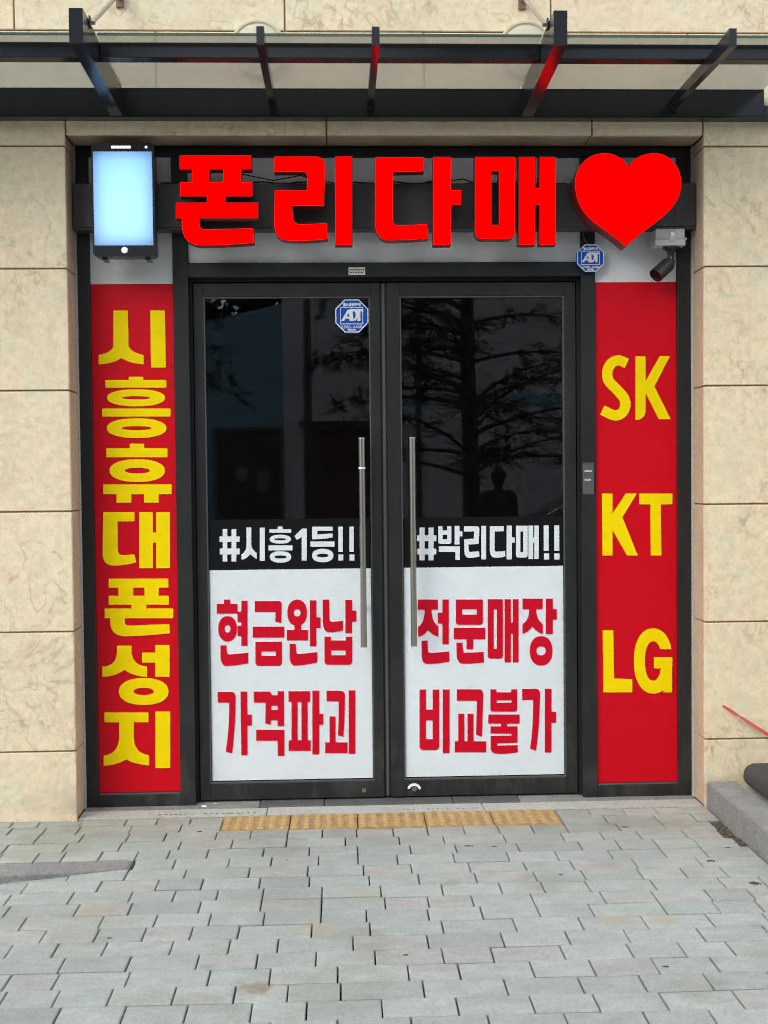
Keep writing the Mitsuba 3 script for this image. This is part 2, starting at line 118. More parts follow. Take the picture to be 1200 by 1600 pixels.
"C3":[[[11027,3645,11016,3640,11012,3630,10996,2230,10981,2218,10679,2224,10667,2239,10703,5275,10715,5290,11016,5285,11031,5273,11018,4181,11031,4169,11197,4165,11210,4150,11203,3652,11190,3641],[]],[[9565,2924,9677,2926,9681,2937,9704,4756,9692,4769,9572,4772,9560,4783,9566,5278,9580,5287,10587,5268,10596,5254,10590,4766,10576,4754,10487,4755,10475,4741,10453,2922,10465,2907,10584,2905,10597,2894,10590,2404,10577,2396,9553,2417,9545,2430,9551,2912],[[9971,2931,9975,2920,9986,2916,10141,2913,10155,2927,10177,4746,10164,4761,10008,4764,9994,4750]]]],
"C4":[[[12746,5271,12757,5267,12761,5256,12728,2222,12722,2212,12713,2208,12427,2214,12414,2229,12447,5262,12452,5272,12462,5276],[]],[[11485,2788,11496,2793,11500,2803,11514,4025,11529,4037,11786,4032,11798,4017,11785,2793,11799,2782,12343,2772,12354,2768,12358,2757,12351,2262,12337,2254,11288,2277,11280,2290,11287,2783,11301,2792],[]],[[11375,5255,11380,5266,11391,5271,12064,5260,12128,5246,12182,5218,12220,5177,12246,5123,12260,5054,12260,4971,12240,4261,12208,3619,12164,3064,12153,3050,11914,3117,11903,3129,11944,3896,11958,4737,11944,4746,11390,4767,11385,4778],[]]],
"D1":[[[15899,11749,15892,11757,15807,11758,15801,11763,15802,12018,15809,12026,15895,12025,15902,12031,15905,12387,15898,12393,15797,12394,15790,12402,15794,12672,15801,12677,15901,12676,15908,12682,15912,13040,15919,13044,16161,13039,16162,12678,16169,12673,16329,12671,16337,12679,16341,13035,16582,13035,16586,13028,16583,12673,16590,12668,16706,12667,16713,12659,16709,12388,16702,12383,16587,12385,16580,12377,16577,12023,16584,12017,16706,12011,16705,11754,16698,11747,16582,11748,16575,11743,16571,11469,16564,11465,16330,11469,16328,11747,16160,11754,16152,11746,16148,11473,15902,11474,15897,11481],[[16155,12030,16163,12022,16323,12020,16330,12024,16335,12380,16331,12387,16166,12390,16159,12386]]]],
"D2":[[[17834,12600,17826,12592,17822,12212,17596,12212,17592,12219,17599,13093,17603,13100,17826,13097,17829,12849,17965,12839,17963,12602,17956,12598],[]],[[16837,11860,16829,11868,16831,12128,16837,12136,17840,12123,17845,12116,17839,11469,17832,11464,17618,11471,17620,11842,17615,11849],[]],[[16798,12339,16803,13099,17012,13099,17016,12895,17221,12890,17229,12897,17233,13095,17435,13093,17432,12375,17428,12331,17416,12298,17397,12272,17369,12252,17335,12241,17293,12238,16931,12242,16889,12247,16855,12259,16829,12277,16810,12305],[[17018,12479,17026,12471,17231,12471,17233,12674,17022,12676]]]],
"D3":[[[19098,13083,19106,13075,19094,11486,19086,11479,18870,11482,18863,11490,18875,13079,18883,13086],[]],[[18045,13080,18053,13088,18621,13081,18675,13071,18718,13053,18750,13026,18771,12991,18782,12947,18781,12895,18745,12224,18261,12203,18253,12195,18266,11920,18286,11869,18303,11852,18351,11839,18754,11880,18779,11628,18775,11620,18595,11581,18508,11569,18342,11557,18263,11558,18204,11575,18155,11605,18116,11646,18087,11699,18067,11767,18058,11846,18041,12454,18048,12459,18514,12477,18527,12814,18519,12821,18047,12828,18043,12835],[]]],
"D4":[[[20356,12262,20348,12254,20343,11469,20335,11463,20094,11466,20088,11474,20100,13079,20106,13087,20346,13084,20354,13078,20350,12529,20357,12523,20482,12522,20489,12514,20486,12265],[]],[[19282,11867,19292,13069,19299,13073,19964,13065,19968,13058,19963,12821,19528,12810,19521,12805,19514,11943,19521,11907,19536,11878,19556,11858,19613,11839,20011,11872,20019,11607,19924,11583,19742,11555,19656,11548,19494,11551,19434,11573,19384,11606,19342,11654,19312,11714,19292,11785],[]]],
"D5":[[[21375,12250,21367,12242,21362,11471,21354,11465,21144,11468,21138,11476,21148,13069,21156,13075,21364,13072,21371,13067,21369,12519,21377,12511,21423,12511,21430,12518,21435,13067,21442,13072,21644,13069,21650,13061,21640,11470,21634,11462,21432,11465,21424,11471,21429,12242,21422,12249],[]],[[20541,11640,20537,11684,20548,13069,20555,13074,21105,13067,21110,13060,21101,11677,21097,11634,21085,11601,21064,11572,21038,11554,21003,11543,20674,11543,20633,11548,20599,11560,20572,11578,20552,11606],[[20747,11820,20755,11812,20878,11810,20885,11817,20892,12786,20885,12794,20760,12795,20753,12788]]]],
"D6":[[[22129,11733,22137,11725,22133,11428,21890,11430,21891,11733],[]],[[22121,13079,22129,13071,22122,11854,22114,11848,21888,11851,21882,11859,21890,13076,21898,13082],[]]],
"D7":[[[22631,11726,22639,11718,22636,11421,22385,11424,22386,11727],[]],[[22623,13073,22631,13065,22625,11848,22617,11842,22391,11845,22385,11853,22392,13070,22400,13076],[]]],
"E1":[[[15972,6767,15963,6876,15962,7591,15974,7607,16239,7603,16252,7597,16265,7103,16275,7074,16291,7051,16341,7019,16419,7007,17264,7069,17280,7057,17298,6598,17287,6582,16867,6520,16673,6500,16493,6487,16183,6486,16117,6510,16065,6550,16024,6604,15993,6676],[]],[[16968,8408,16955,8423,16768,8427,16754,8436,16758,8931,16771,8942,16959,8939,16972,8950,16981,9571,16993,9577,17274,9573,17286,9558,17268,7432,17257,7418,16975,7422,16961,7433],[]],[[15897,8349,15979,8458,16043,8588,16090,8739,16118,8912,16128,9091,16115,9105,15813,9110,15801,9117,15805,9587,15818,9594,16756,9578,16763,9565,16756,9103,16744,9096,16467,9100,16456,9095,16453,9084,16461,8911,16488,8741,16533,8591,16597,8466,16677,8365,16775,8284,16769,7799,16753,7793,16671,7819,16581,7859,16496,7910,16416,7972,16346,8039,16292,8104,16281,8109,16270,8104,16221,8040,16155,7974,16077,7912,15991,7861,15898,7820,15812,7793,15801,7795,15794,7808,15798,8260],[]]],
"E2":[[[18125,7636,18121,7647,18110,7651,17531,7660,17520,7664,17516,7675,17521,8185,17525,8195,17536,8200,19016,8177,19028,8170,19025,7645,19012,7637,18447,7642,18441,7631,18437,7183,18430,7171,18136,7173,18124,7180],[]],[[17648,6848,17632,7479,17646,7489,17912,7484,17924,7470,17951,7090,17971,7033,17988,7014,18011,7001,18042,6995,18930,7021,18941,7016,18945,7006,18956,6528,18943,6517,18745,6495,18358,6467,18025,6465,17876,6474,17812,6503,17761,6544,17716,6601,17683,6670,17660,6751],[]],[[17623,8505,17632,9553,17638,9564,18911,9550,18923,9545,18918,8488,18913,8440,18901,8405,18877,8372,18847,8351,18812,8340,18761,8335,17775,8350,17729,8355,17694,8367,17662,8390,17639,8422,17627,8459],[[17919,8848,17923,8837,17934,8833,18616,8824,18627,8838,18628,9081,18614,9092,17932,9101,17921,9087]]]],
"E3":[[[20345,7887,20269,7884,20265,7874,20255,6510,20239,6498,19966,6503,19954,6518,19975,9539,19990,9551,20261,9547,20275,9536,20268,8426,20280,8413,20346,8412,20357,8416,20361,8427,20369,9533,20384,9545,20635,9542,20647,9527,20627,6508,20616,6493,20363,6497,20348,6509,20357,7874],[]],[[19150,6809,19145,6864,19166,9551,19180,9562,19879,9551,19890,9537,19871,6853,19866,6800,19851,6757,19826,6723,19793,6702,19754,6690,19699,6685,19262,6696,19220,6711,19186,6735,19163,6768],[[19433,7183,19437,7172,19448,7168,19573,7165,19587,7179,19601,9056,19588,9071,19461,9073,19447,9059]]]],
"E4":[[[22311,8530,22300,8525,22296,8515,22290,7843,22276,7835,21967,7842,21959,7855,21969,9531,21980,9545,22287,9542,22298,9538,22302,9527,22300,9049,22312,9040,22480,9037,22492,9026,22489,8538,22476,8527],[]],[[22207,7406,22244,7292,22265,7169,22272,7024,22264,6877,22241,6751,22203,6643,22151,6546,22088,6466,22013,6402,21927,6355,21832,6328,21718,6320,21604,6331,21508,6362,21423,6411,21349,6478,21287,6559,21237,6657,21200,6771,21179,6892,21172,7041,21180,7189,21204,7309,21241,7419,21293,7517,21356,7597,21429,7660,21517,7707,21614,7735,21726,7743,21838,7731,21935,7701,22021,7651,22096,7585,22158,7503],[[21492,6992,21518,6918,21539,6888,21595,6844,21672,6819,21770,6817,21846,6840,21903,6882,21924,6911,21951,6983,21951,7073,21926,7146,21880,7199,21849,7219,21772,7244,21674,7246,21598,7223,21541,7181,21519,7152,21493,7080]]],[[20930,8403,21014,8488,21077,8595,21123,8724,21151,8876,21160,9034,21147,9048,20852,9053,20840,9060,20843,9556,20855,9562,21809,9545,21814,9533,21808,9046,21795,9039,21502,9044,21489,9029,21505,8874,21539,8722,21586,8589,21649,8479,21724,8393,21814,8325,21809,7861,21794,7856,21705,7884,21608,7929,21520,7984,21441,8052,21373,8129,21322,8204,21310,8209,21299,8204,21247,8135,21179,8063,21100,7997,21016,7942,20927,7900,20848,7872,20836,7874,20829,7887,20832,8338,20839,8348],[]]],
"F1":[[[17273,5233,17284,5229,17288,5218,17262,2175,17256,2165,17246,2161,16951,2167,16938,2182,16964,5224,16970,5234,16979,5238],[]],[[15821,2468,15815,2530,15841,5246,15855,5257,16133,5252,16147,5241,16142,4294,16154,4287,16456,4281,16467,4286,16471,4296,16480,5236,16494,5247,16768,5242,16779,5227,16756,2512,16750,2452,16735,2407,16706,2368,16671,2343,16618,2326,16560,2321,16005,2332,15947,2338,15897,2357,15860,2385,15836,2422],[[16127,2871,16131,2860,16142,2856,16443,2850,16457,2861,16466,3748,16455,3763,16150,3769,16136,3758]]]],
"F2":[[[17669,2727,17680,2732,17684,2742,17697,4043,17711,4051,17973,4045,17987,4035,17978,2734,17991,2721,18117,2718,18128,2723,18132,2733,18143,4031,18159,4043,18428,4035,18436,4022,18427,2723,18441,2713,19032,2698,19037,2686,19031,2174,19017,2166,17527,2196,17518,2210,17523,2719,17536,2730],[]],[[17653,4686,17642,4690,17638,4701,17643,5227,17652,5241,18715,5224,18781,5205,18829,5172,18867,5125,18893,5061,18906,4987,18906,4896,18838,2943,18830,2930,18817,2929,18555,3024,18545,3036,18608,4662,18596,4669],[]]],
"F3":[[[19147,3978,19151,3989,19163,3994,20649,3967,20661,3962,20661,3541,20654,3528,20057,3536,20042,3522,20041,3417,20053,3404,20545,3395,20558,3387,20552,2608,20540,2603,19585,2591,19570,2578,19570,2496,19584,2482,20545,2486,20555,2472,20566,2151,20560,2138,20372,2111,20012,2078,19845,2071,19544,2079,19460,2096,19391,2123,19336,2160,19293,2208,19265,2266,19251,2335,19255,2938,19260,2950,20257,2950,20270,2962,20271,3030,20256,3043,19254,3073,19249,3085,19251,3403,19255,3414,19267,3419,19750,3410,19762,3423,19763,3528,19748,3541,19151,3554,19144,3567],[]],[[19266,4191,19253,4227,19250,4272,19256,5199,19262,5211,19535,5208,19543,5197,19541,5075,19556,5063,20247,5051,20261,5063,20262,5184,20270,5196,20533,5193,20545,5188,20542,4249,20537,4204,20526,4170,20506,4143,20478,4125,20446,4115,20401,4111,19389,4129,19345,4134,19312,4146,19285,4166],[[19554,4662,19557,4556,19568,4552,20259,4540,20273,4554,20274,4651,20259,4664,19568,4676]]]],
"F4":[[[22221,3536,22210,3531,22206,3521,22197,2110,22181,2098,21891,2104,21879,2119,21897,5178,21909,5193,22200,5188,22215,5176,22209,4076,22222,4064,22413,4060,22426,4045,22422,3541,22407,3532],[]],[[20808,4670,20797,4674,20793,4685,20796,5189,20804,5203,21500,5193,21557,5172,21598,5138,21629,5091,21649,5025,21657,4944,21640,4345,21617,3865,21586,3409,21547,2978,21500,2572,21447,2210,21436,2197,21169,2307,21160,2320,21212,2675,21255,3048,21287,3434,21309,3831,21320,4240,21319,4651,21305,4661],[]]],
"S1":[[[5138,27163,5125,27178,4887,27178,4872,27189,4882,27897,4887,27909,6263,27910,6275,27923,6279,28143,6274,28154,6264,28158,5093,28159,5080,28166,5088,28816,5102,28825,5606,28824,5617,28828,5621,28839,5629,29352,5624,29363,5614,29367,5092,29367,5080,29373,5086,29998,5091,30010,8315,30014,8327,30008,8322,29375,8308,29366,7869,29366,7857,29361,7846,28838,7851,28827,7861,28823,8347,28823,8359,28817,8352,28164,8339,28156,7151,28157,7139,28144,7135,27923,7150,27909,8602,27905,8610,27891,8597,27177,8585,27172,5966,27177,5954,27172,5951,27161,5964,26892,5979,26831,6005,26786,6043,26751,6094,26725,6155,26711,8357,26760,8366,26747,8393,26089,8389,26077,7975,26039,7562,26012,6757,25976,5981,25965,5742,25999,5549,26070,5392,26180,5272,26332,5192,26521,5151,26748],[[6422,28839,6427,28828,6437,28824,7019,28827,7024,28839,7028,29360,7017,29366,6435,29364,6430,29352]]]],
"S2":[[[12063,29953,12067,29964,12078,29968,12855,29968,12871,29956,12828,25991,12816,25976,12047,25978,12032,25990],[]],[[9326,29952,9330,29963,9341,29967,11255,29967,11376,29937,11473,29886,11549,29809,11598,29712,11623,29592,11624,29452,11573,27740,11560,27732,10144,27733,10134,27718,10156,27219,10182,27122,10226,27043,10283,26988,10355,26950,10448,26930,10556,26930,11676,26982,11683,26970,11731,26253,11724,26239,11412,26205,11089,26182,10763,26168,10434,26164,10103,26170,9771,26185,9625,26237,9510,26314,9418,26416,9350,26543,9306,26694,9287,26874,9323,28443,9336,28451,10768,28451,10777,28464,10812,29079,10797,29134,10775,29174,10744,29207,10698,29233,10645,29247,10583,29252,9325,29254,9317,29268],[]]],
"S3":[[[17322,27782,17311,27778,17307,27767,17291,25965,17277,25956,16485,25959,16476,25973,16511,29945,16520,29959,17309,29960,17324,29951,17313,28465,17327,28454,17784,28454,17794,28448,17798,28438,17790,27789,17777,27782],[]],[[13833,26922,13885,29933,13898,29940,16099,29937,16105,29924,16099,29285,16091,29272,14702,29241,14689,29233,14666,27114,14682,27039,14708,26982,14744,26936,14798,26901,14862,26881,14935,26874,16217,26936,16224,26924,16281,26252,16270,26246,15934,26219,15267,26182,14643,26170,14346,26175,14197,26231,14076,26314,13977,26425,13903,26565,13856,26730],[]]],
"S4":[[[21175,27778,21164,27774,21160,27763,21148,25974,21134,25965,20377,25968,20368,25982,20395,29952,20409,29961,21158,29961,21170,29954,21165,28562,21179,28548,21325,28548,21336,28552,21340,28563,21351,29953,21364,29961,22101,29960,22110,29946,22087,25978,22079,25965,21340,25965,21327,25973,21336,27763,21322,27777],[]],[[18387,26488,18376,26609,18404,29952,18417,29960,20240,29959,20248,29946,20226,26605,20214,26486,20180,26389,20127,26316,20052,26263,19951,26230,19832,26219,18761,26222,18643,26233,18544,26267,18472,26319,18419,26392],[[19156,26910,19160,26899,19171,26895,19463,26894,19478,26907,19495,29274,19481,29289,19189,29289,19174,29276]]]],
"heart":[[[25429,29482,25437,29481,25494,29588,25569,29692,25658,29785,25761,29868,25876,29940,26004,30000,26144,30049,26294,30087,26456,30112,26628,30124,26841,30107,27038,30055,27220,29971,27382,29860,27524,29722,27644,29562,27741,29381,27813,29184,27859,28972,27878,28749,27864,28545,27825,28348,27761,28157,27673,27972,27561,27793,27428,27619,27274,27450,27099,27286,26905,27127,26692,26973,26411,26755,25817,26314,25540,26086,25301,25853,25020,26100,24812,26265,24432,26540,23921,26895,23742,27041,23577,27197,23428,27366,23297,27549,23185,27747,23094,27961,23025,28193,22981,28444,22962,28715,22975,28928,23017,29136,23089,29330,23187,29512,23312,29676,23461,29820,23633,29940,23827,30032,24042,30095,24275,30123,24428,30121,24577,30102,24720,30068,24856,30019,24984,29956,25101,29880,25206,29793,25298,29696,25374,29589],[]]],
"adtA":[[[12426,22846,12280,22846,12594,23377,12739,23376,12831,22844,12685,22844,12662,22957,12476,22958],[[12649,23247,12542,23055,12671,23054]]]],
"adtD":[[[12733,22844,12691,23416,12999,23415,13041,23372,13073,23325,13094,23274,13104,23218,13104,23157,13092,23092,13067,23016,13038,22954,13003,22905,12964,22871,12920,22850,12871,22843],[[12916,23295,12835,23295,12864,22948,12890,22954,12933,22988,12966,23051,12986,23132,12987,23169,12980,23204,12945,23266]]]],
"adtT":[[[12877,23416,13338,23413,13337,23293,13208,23293,13203,22842,13057,22843,13078,23294,12916,23295],[]]]}
def glyph(k):
    R = lambda c: np.array(c, float).reshape(-1, 2)/1e4
    return [Polygon(R(e), [R(h) for h in hs]).buffer(0) for e, hs in GLYPHS[k]]

# ------------------------------------------------------------------ materials
def rgb(*c): return {'type': 'rgb', 'value': [float(x) for x in c]}
def pr(key, color, rough=0.5, spec=0.5, metallic=0.0, two=True, **kw):
    d = {'type': 'principled', 'base_color': color if isinstance(color, dict) else rgb(*color), 'roughness': rough if isinstance(rough, dict) else float(rough),
         'metallic': float(metallic), 'specular': float(spec), **kw}
    scene[key] = {'type': 'twosided', 'bsdf': d} if two else d
    return key

def stone_color(seed, tint):
    def fn(p, n, uv):
        u, v = p.x*1.0 + p.y*0.9 + seed*3.7, p.z + p.y*0.3 + seed*1.9
        w1, w2 = fbm(u*3.1, v*3.1, 1.3, 3)-0.5, fbm(u*3.3+9, v*3.1+4, 2.7, 3)-0.5
        big = fbm(u*1.6, v*1.6, seed, 3)
        grain = fbm(u*170, v*170, 0.5, 2)
        mott = fbm(u*38+w1*6, v*38+w2*6, 0.2, 3)
        cloud = fbm(u*9+w2*4, v*9+w1*4, 4.4, 3)
        wob = (mott-0.5)*0.07
        fade = smoothstep(0.42, 0.60, fbm(u*15, v*15, 6.6, 3))
        a = fbm((u+w1*0.30)*6.0, (v+w2*0.30)*5.2, 5.1+seed, 4)
        vein = (1-smoothstep(0.0, 0.024, dr.abs(a-0.5+wob)))*fade
        b = fbm((u+w2*0.35)*15, (v+w1*0.35)*13, 8.2+seed, 3)
        curl = (1-smoothstep(0.0, 0.050, dr.abs(b-0.5+wob)))*(0.3+0.7*fade)
        halo = 1-smoothstep(0.0, 0.13, dr.abs(b-0.5))
        where = smoothstep(0.49, 0.60, fbm(u*3.0+4, v*3.2+3, 3.3+seed, 3))
        m = dr.clip(vein*smoothstep(0.42, 0.6, fbm(u*1.7, v*1.9, 2.1+seed, 3))*0.55 + curl*where*0.50 + halo*where*0.10, 0, 0.8)
        c = mix((0.68*tint[0], 0.56*tint[1], 0.395*tint[2]), (0.78*tint[0], 0.645*tint[1], 0.46*tint[2]), big)
        c = mix(c, (0.66, 0.61, 0.445), smoothstep(0.50, 0.66, cloud)*0.55)                 # greenish clouds
        c = mix(c, (0.79, 0.59, 0.435), smoothstep(0.52, 0.70, fbm(u*7+3, v*7+8, 1.0, 3))*0.42)     # pink clouds
        c = c*(0.72+0.32*mott+0.24*grain)
        pit = smoothstep(0.74, 0.82, fbm(u*75, v*75, 3.0, 2))
        c = mix(c, (0.40, 0.28, 0.16), dr.clip(m*0.80+pit*0.22, 0, 1))
        low = smoothstep(0.22, 0.0, p.z)*smoothstep(0.32, 0.7, fbm(u*7, v*14, 2.2, 3))       # splash dirt along the pavement
        c = mix(c, (0.30, 0.25, 0.18), low*0.6)
        run = smoothstep(0.60, 0.80, fbm(u*22, v*0.7, 7.7, 3))*smoothstep(0.45, 0.65, fbm(u*2, v*0.9, 9.1, 2))   # faint water runs
        return mix(c, (0.42, 0.36, 0.26), run*0.16)
    return fn
STONES = []
for i, t in enumerate([(1, 1, 1), (1.03, 1.01, 0.97), (0.95, 0.97, 0.98), (0.99, 1.01, 0.99)]):
    STONES.append(pr(f'stone_{i}', proc(stone_color(i*1.37, t)), 0.62, 0.35))
pr('joint_mastic', (0.27, 0.185, 0.115), 0.8, 0.2)
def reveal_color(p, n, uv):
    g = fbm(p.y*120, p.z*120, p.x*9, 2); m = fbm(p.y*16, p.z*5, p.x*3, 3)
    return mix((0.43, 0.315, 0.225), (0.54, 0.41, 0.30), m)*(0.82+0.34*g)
pr('reveal_brown', proc(reveal_color), 0.7, 0.25)  # darker, browner stone tone for the returns and the soffit
pr('core_dark', (0.16, 0.13, 0.10), 0.9, 0.1)

def scuffed(base, other, scale=1.0, amount=0.5):
    def fn(p, n, uv):
        a = fbm(p.x*9*scale+p.y*3, p.z*4*scale, p.y*9, 3)
        dust = smoothstep(0.75, 0.0, p.z)*smoothstep(0.42, 0.75, fbm(p.x*26, p.z*9, p.y*20, 3))
        drip = smoothstep(0.62, 0.8, fbm(p.x*60, p.z*2.2, p.y*60, 2))*0.35
        fine = noise(p.x*300, p.z*300, p.y*300)
        return mix(base, other, dr.clip(amount*smoothstep(0.35, 0.7, a)*0.5 + dust*1.0 + drip*amount*1.4, 0, 1.6))*(0.93+0.14*fine)
    return fn
pr('frame_metal', proc(scuffed((0.016, 0.0165, 0.0165), (0.034, 0.034, 0.032))), 0.42, 0.35)
pr('door_metal', proc(scuffed((0.018, 0.0185, 0.0185), (0.036, 0.036, 0.033), 1.3)), 0.38, 0.35)
pr('gasket', (0.012, 0.012, 0.012), 0.6, 0.3)
pr('bead_metal', (0.075, 0.075, 0.075), 0.35, 0.5)
pr('sign_bar_metal', proc(scuffed((0.050, 0.046, 0.044), (0.066, 0.062, 0.058), 1.0)), 0.45, 0.4)
pr('awning_metal', proc(scuffed((0.007, 0.009, 0.012), (0.016, 0.019, 0.023), 0.7, 0.4)), 0.19, 0.42)
pr('tie_metal', (0.32, 0.28, 0.25), 0.42, 0.5, 0.35)
pr('anchor_metal', (0.20, 0.13, 0.10), 0.55, 0.4, 0.2)
pr('steel', proc(lambda p, n, uv: mix((0.33, 0.32, 0.27), (0.45, 0.43, 0.37), noise(p.x*500, p.y*500, p.z*3))), 0.28, 0.5, 0.9)
pr('steel_bright', (0.75, 0.74, 0.72), 0.25, 0.5, 0.8)

def film(c, seed):
    def fn(p, n, uv):
        a = fbm(p.x*5+seed, p.z*3.2, seed, 3)
        speck = smoothstep(0.80, 0.86, noise(p.x*55+seed, p.z*55))*0.03
        return mi.Color3f(c)*(0.965+0.06*a-speck)
    return fn
pr('red_film', proc(film((0.60, 0.0008, 0.010), 1)), 0.42, 0.20)
pr('red_print', proc(film((0.58, 0.001, 0.018), 2)), 0.45, 0.2)
pr('yellow_film', proc(film((0.90, 0.66, 0.0005), 3)), 0.5, 0.10)
pr('white_film', proc(film((0.70, 0.73, 0.765), 4)), 0.40, 0.35)
pr('white_print', proc(film((0.70, 0.72, 0.76), 5)), 0.40, 0.35)
pr('black_film', proc(film((0.008, 0.008, 0.009), 6)), 0.40, 0.12)
pr('pale_panel', proc(film((0.66, 0.66, 0.655), 7)), 0.42, 0.4)
pr('blue_print', proc(film((0.006, 0.075, 0.42), 8)), 0.4, 0.3)
pr('letter_return', (0.20, 0.004, 0.005), 0.35, 0.5)
pr('letter_face', (0.30, 0.0, 0.0), 0.5, 0.0)
pr('black_plastic', (0.012, 0.012, 0.014), 0.28, 0.5)
pr('camera_plastic', (0.020, 0.019, 0.018), 0.38, 0.5)
pr('grey_plastic', (0.50, 0.50, 0.49), 0.40, 0.4)
pr('label_paper', (0.72, 0.70, 0.60), 0.7, 0.2)
pr('ink', (0.12, 0.11, 0.09), 0.8, 0.2)
pr('plaque_metal', (0.12, 0.12, 0.122), 0.35, 0.5, 0.3)
pr('cable_black', (0.010, 0.010, 0.010), 0.5, 0.4)
pr('lens_red', (0.022, 0.004, 0.004), 0.3, 0.3)
pr('lamp_white', (0.62, 0.60, 0.54), 0.45, 0.4)
pr('lamp_drum', (0.55, 0.50, 0.38), 0.5, 0.3)
pr('rubber', proc(lambda p, n, uv: mix((0.034, 0.034, 0.037), (0.060, 0.060, 0.064), fbm(p.x*14, p.y*14, p.z*14, 3))), 0.62, 0.35)
pr('tape_red', (0.56, 0.085, 0.06), 0.5, 0.4)
pr('white_scrap', (0.80, 0.80, 0.78), 0.7, 0.3)

STAINS = [(0.93, -1.80, 0.070, (0.24, 0.19, 0.14), 0.65), (1.12, -1.34, 0.10, (0.36, 0.31, 0.19), 0.45), (0.31, -1.13, 0.075, (0.36, 0.31, 0.18), 0.45),
          (1.28, -1.03, 0.09, (0.34, 0.31, 0.20), 0.40), (2.13, -1.33, 0.06, (0.37, 0.33, 0.20), 0.40), (2.31, -1.335, 0.07, (0.37, 0.33, 0.20), 0.40),
          (1.62, -0.93, 0.05, (0.22, 0.20, 0.17), 0.35), (0.80, -0.75, 0.05, (0.30, 0.29, 0.20), 0.3), (0.78, -1.62, 0.035, (0.16, 0.14, 0.13), 0.3), (2.62, -1.42, 0.04, (0.2, 0.19, 0.18), 0.35)]
GUM = [(2.45, -0.275, 0.016, 0.011), (2.68, -0.74, 0.019, 0.013), (2.765, -1.0, 0.024, 0.017), (2.80, -0.58, 0.012, 0.010), (1.735, -0.49, 0.022, 0.009), (1.84, -0.50, 0.014, 0.008), (0.58, -0.205, 0.012, 0.01), (0.70, -0.20, 0.008, 0.007), (1.41, -1.58, 0.009, 0.006), (1.70, -1.79, 0.006, 0.005), (0.42, -1.38, 0.010, 0.008), (2.05, -0.86, 0.009, 0.008), (0.98, -0.62, 0.008, 0.006), (2.22, -1.72, 0.011, 0.008)]
def paver_color(tint, seed):
    def fn(p, n, uv):
        x, y = p.x, p.y
        g = fbm(x*140+seed, y*140, 0.7, 2)
        m = fbm(x*13+seed*2, y*26, 1.1+seed, 3)
        s = fbm(x*1.1, y*1.7, 2.2, 3)
        speck = smoothstep(0.72, 0.80, noise(x*420, y*420, seed))*0.18
        c = mi.Color3f(tint)*(0.66+0.30*m+0.38*g)*(0.86+0.26*s) - speck*0.35*mi.Color3f(tint)
        film_ = smoothstep(0.52, 0.72, fbm(x*3.1+5, y*4.3, 6.0, 4))      # grey brown film of tread dirt
        c = mix(c, c*mi.Color3f(0.86, 0.83, 0.77), film_*0.75)
        near = smoothstep(-0.75, 0.05, y + 0.25*(fbm(x*3, y*3, 4.0, 2)-0.5))     # darker, warmer tone towards the entrance
        c = mix(c, c*mi.Color3f(0.93, 0.87, 0.80), near*0.85)
        for (sx, sy, r, col, a) in STAINS:
            d = dr.sqrt(dr.square(x-sx)+dr.square((y-sy)*1.2)) + 0.10*(fbm(x*22, y*22, sx, 3)-0.5)
            c = mix(c, col, dr.clip(1.35*a*smoothstep(r, r*0.35, d)*(0.45+0.8*fbm(x*60, y*60, 3.3, 2)), 0, 1))
        for (sx, sy, rx, ry) in GUM:
            d = dr.sqrt(dr.square((x-sx)/rx)+dr.square((y-sy)/ry)) + 0.6*(noise(x*120, y*120)-0.5)
            c = mix(c, (0.03, 0.03, 0.03), smoothstep(1.1, 0.8, d)*0.9)
        return mi.Color3f(dr.maximum(c.x, 0.005), dr.maximum(c.y, 0.005), dr.maximum(c.z, 0.005))
    return fn
PAVERS = [pr(f'paver_{i}', proc(paver_color(t, i*5.3)), 0.78, 0.25) for i, t in enumerate(
    [(0.330, 0.350, 0.332), (0.350, 0.366, 0.348), (0.312, 0.332, 0.318), (0.340, 0.336, 0.322), (0.290, 0.304, 0.294)])]
pr('joint_soil', (0.035, 0.032, 0.028), 0.95, 0.1)
def rough_stone(a, b, sc):
    def fn(p, n, uv):
        g = fbm(p.x*120*sc, p.y*120*sc, p.z*120*sc, 2); m = fbm(p.x*14, p.y*18, p.z*14, 3)
        return mix(a, b, m)*(0.72+0.56*g)
    return fn
pr('granite', proc(rough_stone((0.185, 0.18, 0.18), (0.265, 0.262, 0.262), 1.0)), 0.6, 0.35)
pr('granite_light', proc(rough_stone((0.22, 0.22, 0.215), (0.30, 0.30, 0.29), 1.0)), 0.7, 0.3)
pr('slab_dark', proc(rough_stone((0.075, 0.075, 0.075), (0.115, 0.113, 0.11), 1.0)), 0.55, 0.35)
pr('slab_light', proc(rough_stone((0.34, 0.335, 0.31), (0.42, 0.41, 0.385), 1.0)), 0.75, 0.25)
pr('slab_old', proc(rough_stone((0.17, 0.165, 0.15), (0.25, 0.24, 0.22), 0.8)), 0.8, 0.2)
def tactile_color(p, n, uv):
    a = fbm(p.x*11, p.y*16, 0.3, 3); g = fbm(p.x*160, p.y*160, 0.1, 2)
    c = mix((0.40, 0.255, 0.11), (0.50, 0.335, 0.145), a)*(0.82+0.3*g)
    dulled = smoothstep(0.0035, 0.0005, p.z)*(0.45+0.55*smoothstep(0.4, 0.62, fbm(p.x*30, p.y*30, 1.0, 2)))  # dirt plus painted shading between the studs, to bring out their relief
    return mix(c, (0.25, 0.165, 0.09), dulled*0.75)
pr('tactile_yellow', proc(tactile_color), 0.7, 0.3)
pr('interior_paint', (0.16, 0.16, 0.16), 0.9, 0.1)
pr('asphalt', proc(rough_stone((0.045, 0.045, 0.047), (0.07, 0.07, 0.07), 0.6)), 0.85, 0.2)
